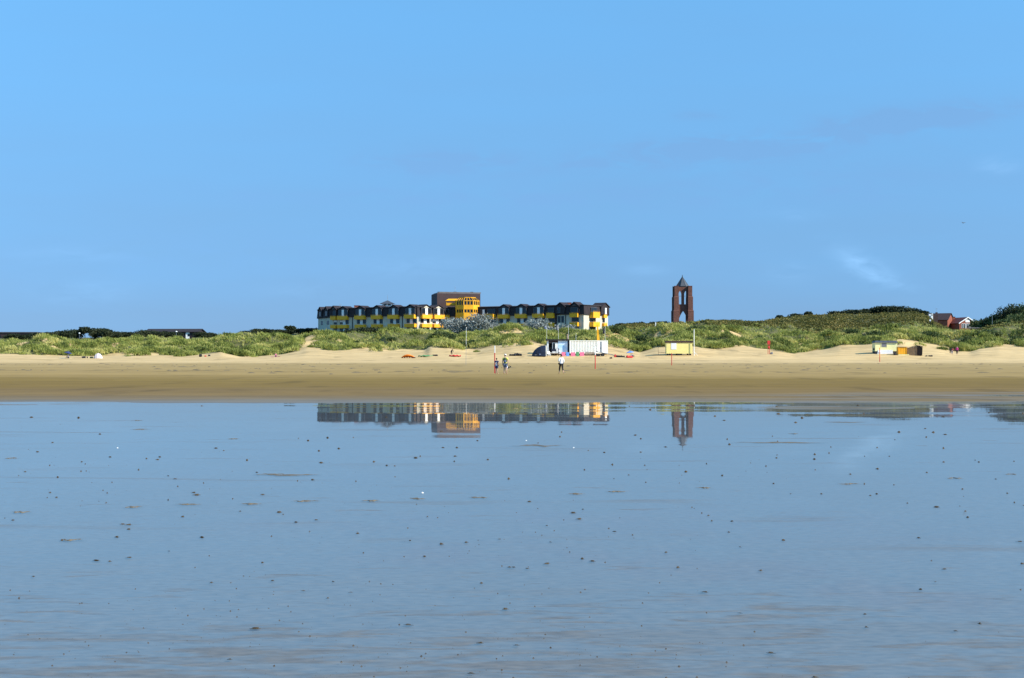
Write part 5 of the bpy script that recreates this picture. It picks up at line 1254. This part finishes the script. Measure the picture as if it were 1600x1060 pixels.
def flag_pole(px, ytop, label, flag=None, fm='dark', D=313.5, r=.022):
    rt, H = pole('flag_pole', px, D, ytop, r, [(1, 'white')], label, 'flag pole', 'poles at the kite station')
    if flag:
        w, h, drop = flag; vs = []; n = 6
        for i in range(n + 1):
            for j in range(5):
                u = i / n; v = j / 4; vs.append((-(w * u * (.8 + .2 * v)) - r, .10 * math.sin(u * 6 + v * 3), H - drop - h * v - .25 * u * (1 - v)))
        k = len(vs); vs += [(a, b + .012, c) for a, b, c in vs]; fs = []
        for i in range(n):
            for j in range(4): q = i * 5 + j; fs += [(q, q + 1, q + 6, q + 5), (k + q + 5, k + q + 6, k + q + 1, k + q)]
        MB().add(vs, fs).build('flag', M[fm], rt, True)
flag_pole(854.3, 509, 'thin white pole at the left end of the kiosk with a limp dark flag', (.55, .6, .1), 'clothdenim'); flag_pole(872.5, 506.5, 'thin white pole behind the kiosk poster with a grey flag', (.45, 1.2, .1), 'gull')
flag_pole(888.3, 507.5, 'pole at the kiosk corner with a rust coloured flag', (.42, 1.9, 1.8), 'reed'); flag_pole(900, 521, 'short thin pole on the container left half')
flag_pole(945.5, 509.5, 'white pole at the right end of the container with a dark flag', (.5, 1.4, .2), 'dark')
def feather_flag(px, D):
    p = at(px, D); H = py2z(507.5, D) - p.z; z0 = py2z(531.8, D) - p.z
    root = empty('feather_flag', p, 0, 'tall narrow yellow feather flag rising behind the container', 'flag', None); MB().tube([(0, 0, -.3), (0, 0, H)], .035, 6).build('pole', M['yellow'], root)
    n = 10; vs = []
    for i in range(n + 1):
        t = i / n; w = .16 + .32 * (1 - t) ** 1.2; vs += [(-.05, .02 * math.sin(i), z0 + (H - z0) * t), (.05 + w, .10 * math.sin(i * .9), z0 + (H - z0) * t)]
    k = len(vs); vs += [(a, b + .02, c) for a, b, c in vs]; fs = []
    for i in range(n): q = 2 * i; fs += [(q, q + 1, q + 3, q + 2), (k + q + 2, k + q + 3, k + q + 1, k + q)]
    MB().add(vs, fs).build('banner', M['yellow'], root, True)
feather_flag(933, 314.5)

# the yellow hut on skids
def yellow_hut():
    D = 309; x0, x1 = px2x(1041.3, D), px2x(1081.8, D); p = at(1061.5, D); cx = (x0 + x1) / 2
    root = empty('yellow_hut', (cx, D, p.z), 0, 'long pale yellow hut with dark flat roof standing on skids', 'hut')
    c, d = py2z(552.8, D) - p.z, py2z(535.8, D) - p.z; w = (x1 - x0) / 2
    MB().box(-w, w, 0, 2.2, c, d).build('wall', M['paleyellow'], root)
    MB().box(-w - .1, w + .15, -.12, 2.35, d + .003, d + .36).build('roof', M['brownblock'], root)
    MB().box(-w + .95, -w + 2.0, -.05, -.003, d - 1.35, d - .05).build('notice_board', M['clothwhite'], root)
    for k in range(7): MB().box(-w + .02, w - .02, -.012, -.002, c + .18 + k * .28, c + .20 + k * .28).build('board_joint', M['lemon'], root) if k < 2 else None
    for u in (-w + .25, -w + .7): MB().box(u, u + .16, .1, 2.0, -.4, c - .003).build('leg', M['dark'], root)
    for u in (w - .9, w - .4): MB().box(u, u + .16, .1, 2.0, -.4, c - .003).build('leg', M['dark'], root)
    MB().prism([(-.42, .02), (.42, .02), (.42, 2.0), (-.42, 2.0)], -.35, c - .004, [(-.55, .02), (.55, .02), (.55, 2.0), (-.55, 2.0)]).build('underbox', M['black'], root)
    l = MB()
    for s in (0, .35): l.tube([(w + .25, .2 + s, c + .5), (w + 1.1, .2 + s, -.1)], .04, 5)
    lo = l.build('ladder', M['white'], root)
    for k in range(4): t = (k + .6) / 4.4; MB().tube([(w + .25 + .85 * t, .2, c + .5 - (c + .6) * t), (w + .25 + .85 * t, .55, c + .5 - (c + .6) * t)], .025, 5).build('rung', M['white'], lo)
yellow_hut()
pole('post', 1084.5, 308.6, 515, .075, [(1, 'white')], 'tall white post at the right end of the yellow hut', 'post')
def hitch():
    p = at(1031, 309.5); r = empty('sledge_drawbar', p, 0, 'low dark drawbar frame with a thin upright left of the yellow hut', 'frame')
    MB().tube([(-1.4, 0, .08), (.3, 0, .10)], .05, 6).build('runner', M['dark'], r); MB().tube([(-.3, 0, .08), (-.35, 0, 1.7)], .03, 6).build('upright', M['dark'], r); MB().tube([(-.3, .02, .65), (1.1, .02, .55)], .045, 6).build('drawbar', M['wood'], r)
hitch()

# the lemon hut at right with its yellow store and brushwood screen
def lemon_hut():
    D = 312; x0, x1 = px2x(1367.5, D), px2x(1402, D); p = at(1384, D); cx = (x0 + x1) / 2; w = (x1 - x0) / 2
    root = empty('lemon_hut', (cx, D, p.z), 0, 'pale lemon hut with grey roof, one shuttered window and white lower boards', 'hut')
    d = py2z(535.8, D) - p.z; c = .55
    MB().box(-w, w, 0, 2.6, c, d).build('wall', M['lemon'], root)
    MB().prism([(-w - .12, -.25), (w + .12, -.25), (w + .12, 2.8), (-w - .12, 2.8)], d + .003, d + .42, [(-w + .1, .3), (w - .1, .3), (w - .1, 2.3), (-w + .1, 2.3)]).build('roof', M['slate'], root)
    s = MB().box(-.98, .08, -.05, -.003, d - .85, d - .1).build('shutter', M['gull'], root); MB().box(-1.05, -.985, -.06, -.003, d - .9, d - .05).box(.085, .15, -.06, -.003, d - .9, d - .05).build('shutter_frame', M['lemon'], s)
    MB().box(-w + .5, w - .9, -.06, -.003, .0, c + .25).build('lower_boards', M['clothwhite'], root)
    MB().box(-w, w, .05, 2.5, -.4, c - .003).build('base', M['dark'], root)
    MB().ball((-w - .14, .7, .95), (.16, .25, .28), 8, 6).build('gas_bottle', M['dark'], root, True)
    r = MB().box(-w + .2, -w + .95, -.9, -.3, -.05, .04).build('step', M['white'], root)
    MB().box(-w + .3, -w + .9, -.6, -.2, .043, .3).build('step', M['grey'], root)
    sand_lump('gear_bag', 1399, 309, (.6, .4, .45), 'black', 'dark bag at the right foot of the lemon hut', 'bag', 25, None, 2)
lemon_hut()
def yellow_store():
    D = 309; p = at(1410, D); r = empty('yellow_store', p, 0, 'open fronted yellow plank store between lemon hut and brushwood', 'shed')
    W, H = 1.7, 1.55
    MB().box(-.85, -.78, 0, 1.3, 0, H).build('side_panel', M['yellow'], r); MB().box(.78, .85, 0, 1.3, 0, H).build('side_panel', M['yellow'], r); MB().box(-.775, .775, .1, .17, .12, H - .002).build('front_panel', M['yellow'], r)
    for k in range(5): MB().box(-.7 + k * .33, -.55 + k * .33, .06, .097, .18, H - .1).build('batten', M['yellow'], r)
    MB().box(-.9, 1.25, -.35, .05, -.05, .09).build('sill', M['lemon'], r); MB().box(-.85, .85, -.05, 1.35, H, H + .06).build('lid', M['wood'], r)
yellow_store()
def brushwood():
    D = 309.5; p = at(1428.5, D); r = empty('brushwood_stack', p, 0, 'dark brushwood stack with upright twigs right of the yellow store', 'brushwood')
    g = random.Random(5); m = MB(); m.prism([(-1.4, 0), (1.4, 0), (1.4, 1.6), (-1.4, 1.6)], -.1, 1.55, [(-1.35, .15), (1.3, .15), (1.2, 1.5), (-1.3, 1.5)]); m.build('bundle', M['darkreed'], r)
    m = MB(); pale = MB()
    for k in range(700):
        x = g.uniform(-1.45, 1.5); y = g.uniform(-.45, -.02); tgt = pale if x < .35 + g.uniform(-.5, .3) else m; h = 1.45 + .45 * math.sin(x * 1.1 + .7) * .6 + g.uniform(-.40, .30); tgt.tube([(x, y, -.05), (x + g.uniform(-.12, .12), y + g.uniform(0, .25), h)], g.uniform(.015, .045), 3)
    o = m.build('twigs', M['darkreed'], r); o['kind'] = 'stuff'; o = pale.build('straw', M['straw'], r); o['kind'] = 'stuff'
brushwood()
sand_lump('beach_bag', 1447.5, 308, (.4, .4, .3), 'dark', 'small dark bag on sand right of the brushwood, left of two', 'bag', 26, None, 2); sand_lump('beach_bag', 1454, 308, (.75, .4, .36), 'black', 'larger black bag on sand between brushwood and the group', 'bag', 27, None, 3)
# red rescue post
def rescue():
    D = 318; p = at(1201.3, D); r = empty('rescue_post', p, 0, 'red rescue post with a box on top at the dune foot', 'rescue post'); H = py2z(532.5, D) - p.z
    for s in (-1, 1): MB().box(s * .16 - .05, s * .16 + .05, 0, .1, -.4, H * .72).build('post', M['red'], r)
    MB().box(-.27, .27, -.1, .2, H * .72 + .002, H).build('box', M['red'], r); MB().ball((0, -.13, H * .5), (.2, .05, .22), 12, 7).build('life_ring', M['red'], r, True)
    sand_lump('bin_bag', 1205.5, 317.5, (.5, .5, .55), 'gull', 'grey bag leaning at the foot of the red rescue post', 'bag', 28, None, 2)
rescue()
# lamps, signs and the small white things on the dunes
def lamp(px, D, ytop, label, head=.32):
    p = at(px, D); H = py2z(ytop, D) - p.z; r = empty('street_lamp', p, 0, label, 'street lamp', None)
    MB().tube([(0, 0, -.3), (0, 0, H - .2)], [.07, .045], 8).build('pole', M['steel'], r); MB().ball((0, 0, H - .1), (head, head, .22), 10, 7).build('lamp_head', M['white'], r, True)
lamp(124, 505, 520.5, 'street lamp with white head before the dark trees at left'); lamp(275.5, 520, 518, 'street lamp with white head left of the white bungalow', .36)
lamp(1206.5, 570, 503.5, 'lamp with round white head on the slope of the long hill', .36)
pole('post', 1024.3, 480, 504, .16, [(1, 'white')], 'white post on the dune crest left of the beacon', 'post')
pole('flag_mast', 1550.5, 540, 490, .06, [(1, 'steel')], 'tall thin grey pole above the walkers at right', 'mast')
def sign(px, D, ytop, w, h, label, m='clothwhite'):
    p = at(px, D); H = py2z(ytop, D) - p.z; r = empty('sign', p, 0, label, 'sign'); MB().tube([(0, .03, -.3), (0, .03, H)], .05, 6).build('post', M['steel'], r); MB().box(-w / 2, w / 2, -.03, .0, H - h, H).build('board', M[m], r)
sign(1453, 600, 491, .55 * 1.4, .5 * 1.3, 'white board on the hill below the house roof, highest of three'); sign(1453.5, 520, 499.5, .5, .5, 'small white board half way down the slope by the house'); sign(1451.8, 440, 511.2, .6, .6, 'white board at the dune edge above the right beach, lowest of three')
p = at(1456.5, 640); r = empty('white_caravan', (p.x, p.y, p.z), 0, 'white boxy roof corner left of the brick house on the hill', 'caravan')
hc = py2z(490.3, 640) - p.z; MB().box(-.4, .4, 0, 3, -.3, hc).build('body', M['white'], r); MB().box(.403, 2.6, .5, 3, -.3, hc - .5).build('annex', M['darktile'], r); MB().box(-.3, .3, -.03, -.002, hc - .8, hc - .4).build('window', M['glass'], r)
# handrail along the ramp to the right
def fence(px0, px1, D, y0, y1, label):
    a, b = at(px0, D), at(px1, D); r = empty('handrail', a, 0, label, 'fence'); n = 9; top = []
    for k in range(n + 1):
        t = k / n; px = px0 + (px1 - px0) * t; q = at(px, D); zt = py2z(y0 + (y1 - y0) * t, D); top.append(Vector((q.x - a.x, 0, zt - a.z)))
        if 0 <= k: MB().tube([(q.x - a.x, 0, q.z - a.z - .2), (q.x - a.x, 0, zt - a.z)], .05, 5).build('post', M['wood'], r)
    MB().tube(top, .06, 5).build('top_rail', M['grey'], r); MB().tube([v - Vector((0, 0, .45)) for v in top], .05, 5).build('lower_rail', M['grey'], r)
fence(1483, 1516, 440, 519, 518.5, 'pale wooden handrail across the gap below the brick house'); fence(1512, 1546, 530, 511.5, 513.5, 'grey handrail of the ramp between house and walkers')
# gull
def gull():
    D = 240; x = px2x(1506, D); z = py2z(348.5, D); r = empty('gull', (x, D, z), R(30), 'tiny grey gull flying high at right in the sky', 'bird')
    b = MB(); b.tube([(0, -.20, .02), (0, -.15, .03), (0, -.05, .01), (0, .1, 0), (0, .22, .0)], [.012, .035, .055, .045, .015], 8)
    for s in (-1, 1): b.add([(s * .03, -.05, .03), (s * .28, -.08, .12), (s * .52, .04, .03), (s * .26, .05, .11), (s * .03, .08, .03), (s * .03, -.05, .02), (s * .28, -.08, .11), (s * .52, .04, .02), (s * .26, .05, .10), (s * .03, .08, .02)],
                            [(0, 1, 3, 4), (1, 2, 3), (9, 8, 6, 5), (8, 7, 6), (0, 5, 6, 1), (1, 6, 7, 2), (2, 7, 8, 3), (3, 8, 9, 4)])
    b.build('body', M['gull'], r, True)
gull()

# ------------------------------------------------------------------ lumps, bars and specks on the wet flat
def cast_mesh(seed, coils=5):
    g = random.Random(seed); mb = MB(); w = .5
    mb.ball((0, 0, -.02), (.5, .42, .16), 12, 7)
    for k in range(coils):
        a0 = g.uniform(0, 6.28); r0 = g.uniform(.05, .26); pts = []; zz = g.uniform(.06, .20)
        for j in range(7): a = a0 + j * g.uniform(.5, .8); pts.append((r0 * math.cos(a) + g.uniform(-.03, .03), r0 * .85 * math.sin(a), zz + .05 * math.sin(j)))
        mb.tube(pts, [.05, .07, .08, .08, .075, .06, .03], 6)
    me = mb.build('sand_cast', M['cast'], None, True)
    return me
CL = 'small dark coiled lump of sand standing in the water film'
cprotos = [cast_mesh(600 + i, 3 + i % 4) for i in range(6)]
left = [(500,228,9),(493,236,8),(403,439,12),(385,437,14),(404,453,11),(367,477,14),(633,478,13),(615,346,14),(606,339,9),(822,345,13),(874,400,10),(886,407,6),(926,431,10),(990,424,12),(572,414,10),(548,296,8),(527,287,7),(527,362,5),(182,291,6),(158,339,8),(178,354,8),(80,274,6),(43,425,10),(196,487,11),(304,550,16),(346,553,8),(405,541,17),(530,521,9),(822,557,9),(662,619,6),(853,613,8),(1025,667,7),(1043,616,7),(1097,649,6),(1118,466,8),(1380,499,14),(1327,538,11),(1458,494,9),(1560,484,8),(1592,571,13),(1505,621,8),(1580,701,15),(800,761,22),(1278,750,18),(1500,806,12),(1473,900,14),(720,857,10),(107,600,10),(773,238,6),(978,299,7),(1169,243,6),(1234,256,5),(1299,231,10),(1385,199,7),(1428,199,6),(1336,414,6),(751,397,8),(949,644,6),(1282,488,6),(257,243,5),(313,157,6),(165,183,6),(119,212,6),(700,208,4),(997,209,5),(1420,242,5),(1590,296,6),(345,228,7),(434,268,3),(459,233,3)]
right = [(54,367,9),(221,391,8),(191,402,12),(209,421,13),(108,442,6),(120,493,7),(320,460,12),(376,471,7),(219,545,9),(250,552,15),(108,560,14),(48,575,11),(5,571,10),(480,525,10),(518,572,8),(712,508,8),(623,427,7),(613,410,6),(686,428,8),(676,462,4),(847,487,9),(775,581,12),(600,648,14),(710,713,6),(1100,717,10),(1105,757,9),(1383,769,7),(808,837,16),(945,912,18),(15,813,12),(1348,577,10),(1269,480,9),(1325,384,13),(1583,491,12),(1592,560,8),(1415,397,6),(1422,416,5),(1234,372,6),(1138,343,9),(1118,348,6),(1100,312,5),(1192,315,4),(1406,328,6),(1510,297,7),(1348,244,7),(1352,158,8),(1457,244,5),(1446,238,4),(944,235,6),(945,220,5),(990,216,4),(826,231,5),(313,252,6),(402,213,7),(543,274,9),(226,268,4),(656,286,5),(364,284,5),(418,307,5),(318,296,4),(1101,226,4),(1178,226,4),(1140,199,5),(1568,370,5),(1597,379,6),(1320,616,6),(1274,640,5),(1458,746,4),(816,311,4),(870,343,4),(966,343,4),(634,101,5),(288,214,5),(480,197,7),(150,165,4),(1546,341,5)]
pts_ = [(a / 2, 600 + b / 2, w / 2) for a, b, w in left] + [(800 + a / 2, 600 + b / 2, w / 2) for a, b, w in right]
special = {(400, 980.5): 'widest flat sand lump left of centre near the bottom of the picture', (639, 975): 'dark topped sand lump right of centre, alone near the bottom', (1204, 1018.5): 'flat sand lump near the bottom right of the middle', (1272.5, 1056): 'large sand lump cut close to the bottom edge at right', (736.5, 1050): 'small sand lump at the bottom edge, nearly at the centre'}
rr = random.Random(3); used = set()
for k in range(48):                                      # the crowd of small ones far out, thicker near the shore
    py = 634 + 110 * rr.random() ** 1.5; px = rr.uniform(0, 1600) if k % 3 else rr.uniform(1050, 1600); pts_.append((px, py, rr.uniform(1.6, 4.2)))
for i, (px, py, w) in enumerate(pts_):
    D = CH * F / (py - YH); k = i % 6
    if k not in used: o = cprotos[k]; used.add(k)
    else: o = cprotos[k].copy(); COL.objects.link(o)
    o.location = (px2x(px, D), D, -.003); s = max(.028, w * D / F * 1.5); o.scale = (s * rr.uniform(.85, 1.5), s * rr.uniform(.5, .8), max(s * rr.uniform(.40, .70), rr.uniform(1.1, 2.1) * D / F / .3)); o.rotation_euler.z = rr.uniform(-.5, .5) + (math.pi if rr.random() < .5 else 0)
    lab = special.get((px, py)); tag(o, lab or CL, 'sand cast', 'worm casts on the wet flat')
# low bars of sand just breaking the film
def sand_bar(px, py, wpx, hpx, seed):
    D = CH * F / (py - YH); W = wpx * D / F; L = max(.08, hpx * .6 * D * D / (CH * F)); g = np.random.default_rng(seed); n, m = 40, 10; vs = []; fs = []
    for i in range(n + 1):
        u = i / n * 2 - 1; env = max(0.0, 1 - abs(u) ** 1.6) * (.55 + .6 * vnoise(i * .33, seed, 3)); off = (vnoise(i * .16, seed, 4) - .5) * L * 1.2
        for j in range(m + 1):
            v = j / m * 2 - 1; vs.append((u * W / 2, v * L / 2 * (.2 + env) + off, -.004 + .013 * float(env) * (1 - v * v) + .002 * g.random()))
    for i in range(n):
        for j in range(m): q = i * (m + 1) + j; fs.append((q, q + m + 1, q + m + 2, q + 1))
    o = MB().add(vs, fs).build('sand_bar', M['ridge'], None, True, (px2x(px, D), D, 0)); o['kind'] = 'structure'
for i, b_ in enumerate([(840, 696.5, 90, 2.5), (1215, 691.5, 155, 2.2), (455, 742, 95, 2.2), (424, 741, 55, 2.5), (295, 788, 44, 1.2), (392, 787, 38, 1.2), (478, 783, 46, 1.8), (580, 782, 32, 1.6), (652, 779, 30, 1.0), (748, 777, 36, 1.8), (209, 792, 30, 1.0), (33, 800, 36, 1.2), (20, 716, 26, 1.2), (112, 843, 36, 1.5),
                          (900, 771.5, 32, 1.2), (962, 768, 36, 1.6), (1100, 762, 30, 1.0), (1326, 756, 44, 1.0), (1490, 747, 30, 1.0), (1578, 741, 24, 1.0), (1320, 660, 75, 1.2), (1240, 678, 20, 1.0), (220, 671, 34, .8), (215, 657, 22, .7), (365, 686, 24, .8)]): sand_bar(*b_, 700 + i)
# specks of shell and weed too many to count
g_ = np.random.default_rng(77); n = 4200
py = 640 + 460 * g_.random(n) ** .6; D = CH * F / (py - YH); px = g_.uniform(-60, 1660, n); X = (px - 800) * D / F
kp = g_.random(n) < sstep(.42, .66, fbm(X / 3.2, D / 4.5, 44, 3)) * .45 + .03; X, D = X[kp], D[kp]; n = len(X)
s = (.0022 + .007 * g_.random(n) ** 4) * np.clip(D / 12, 1, 2.4); a = g_.random(n) * 6.28
V = np.empty((n, 4, 3)); 
for k in range(3): V[:, k] = np.stack([X + s * np.cos(a + k * 2.1), D + s * np.sin(a + k * 2.1), 0 * s + .0005], 1)
V[:, 3] = np.stack([X, D, s * .9], 1); i = np.arange(n)[:, None] * 4
Fc = np.concatenate([i, i + 1, i + 3, i + 1, i + 2, i + 3, i + 2, i, i + 3], 1).reshape(-1)
tag(np_mesh('sand_specks', V.reshape(-1, 3), Fc, 3, M['cast']), 'countless dark specks of shell and weed on the wet flat', 'specks', kind='stuff')
for px, py in ((660, 770), (896, 699.5), (822, 688.5), (184, 700)):
    D = CH * F / (py - YH); mb = MB(); mb.ball((0, 0, .002), (.016, .012, .007), 10, 6); o = mb.build('shell', M['white'], None, True, (px2x(px, D), D, 0)); tag(o, {660: 'white shell right of the centre left group of sand lumps', 896: 'tiny white shell near the long sand bar', 822: 'tiny white shell under the reflection of the hotel', 184: 'tiny white shell at left far out on the flat'}[px], 'shell')

# wrack and driftwood crumbs left in lines by the falling tide
g_ = np.random.default_rng(91); n = 900
D = 140 + np.array([8, 22, 40, 63, 84, 100])[g_.integers(0, 6, n)] + g_.normal(0, 4.5, n); px = g_.uniform(-80, 1680, n); X = (px - 800) * D / F
kp = g_.random(n) < sstep(.45, .68, fbm(X / 10, D / 6, 46, 3)); X, D = X[kp], D[kp]; n = len(X); Zg = terrain(X, D)[0]
lx = .10 + .75 * g_.random(n) ** 2.5; ly = .06 + .12 * g_.random(n); lz = .03 + .07 * g_.random(n); V = np.empty((n, 6, 3)); yw = g_.normal(0, .25, n)
for k, (a, b, c) in enumerate(((-1, 0, 0), (0, -1, 0), (1, 0, 0), (0, 1, 0), (-.25, .1, 1), (.3, -.1, .8))):
    V[:, k] = np.stack([X + a * lx - b * ly * yw, D + b * ly + a * lx * yw, Zg - .01 + c * lz], 1)
i = np.arange(n)[:, None] * 6
Fc = np.concatenate([i + k for k in (0, 1, 4, 1, 5, 4, 1, 2, 5, 2, 3, 5, 3, 4, 5, 3, 0, 4)], 1).reshape(-1)
tag(np_mesh('tide_wrack', V.reshape(-1, 3), Fc, 3, M['ridge']), 'scattered dark scraps of weed in broken lines on the drying beach', 'seaweed', kind='stuff')
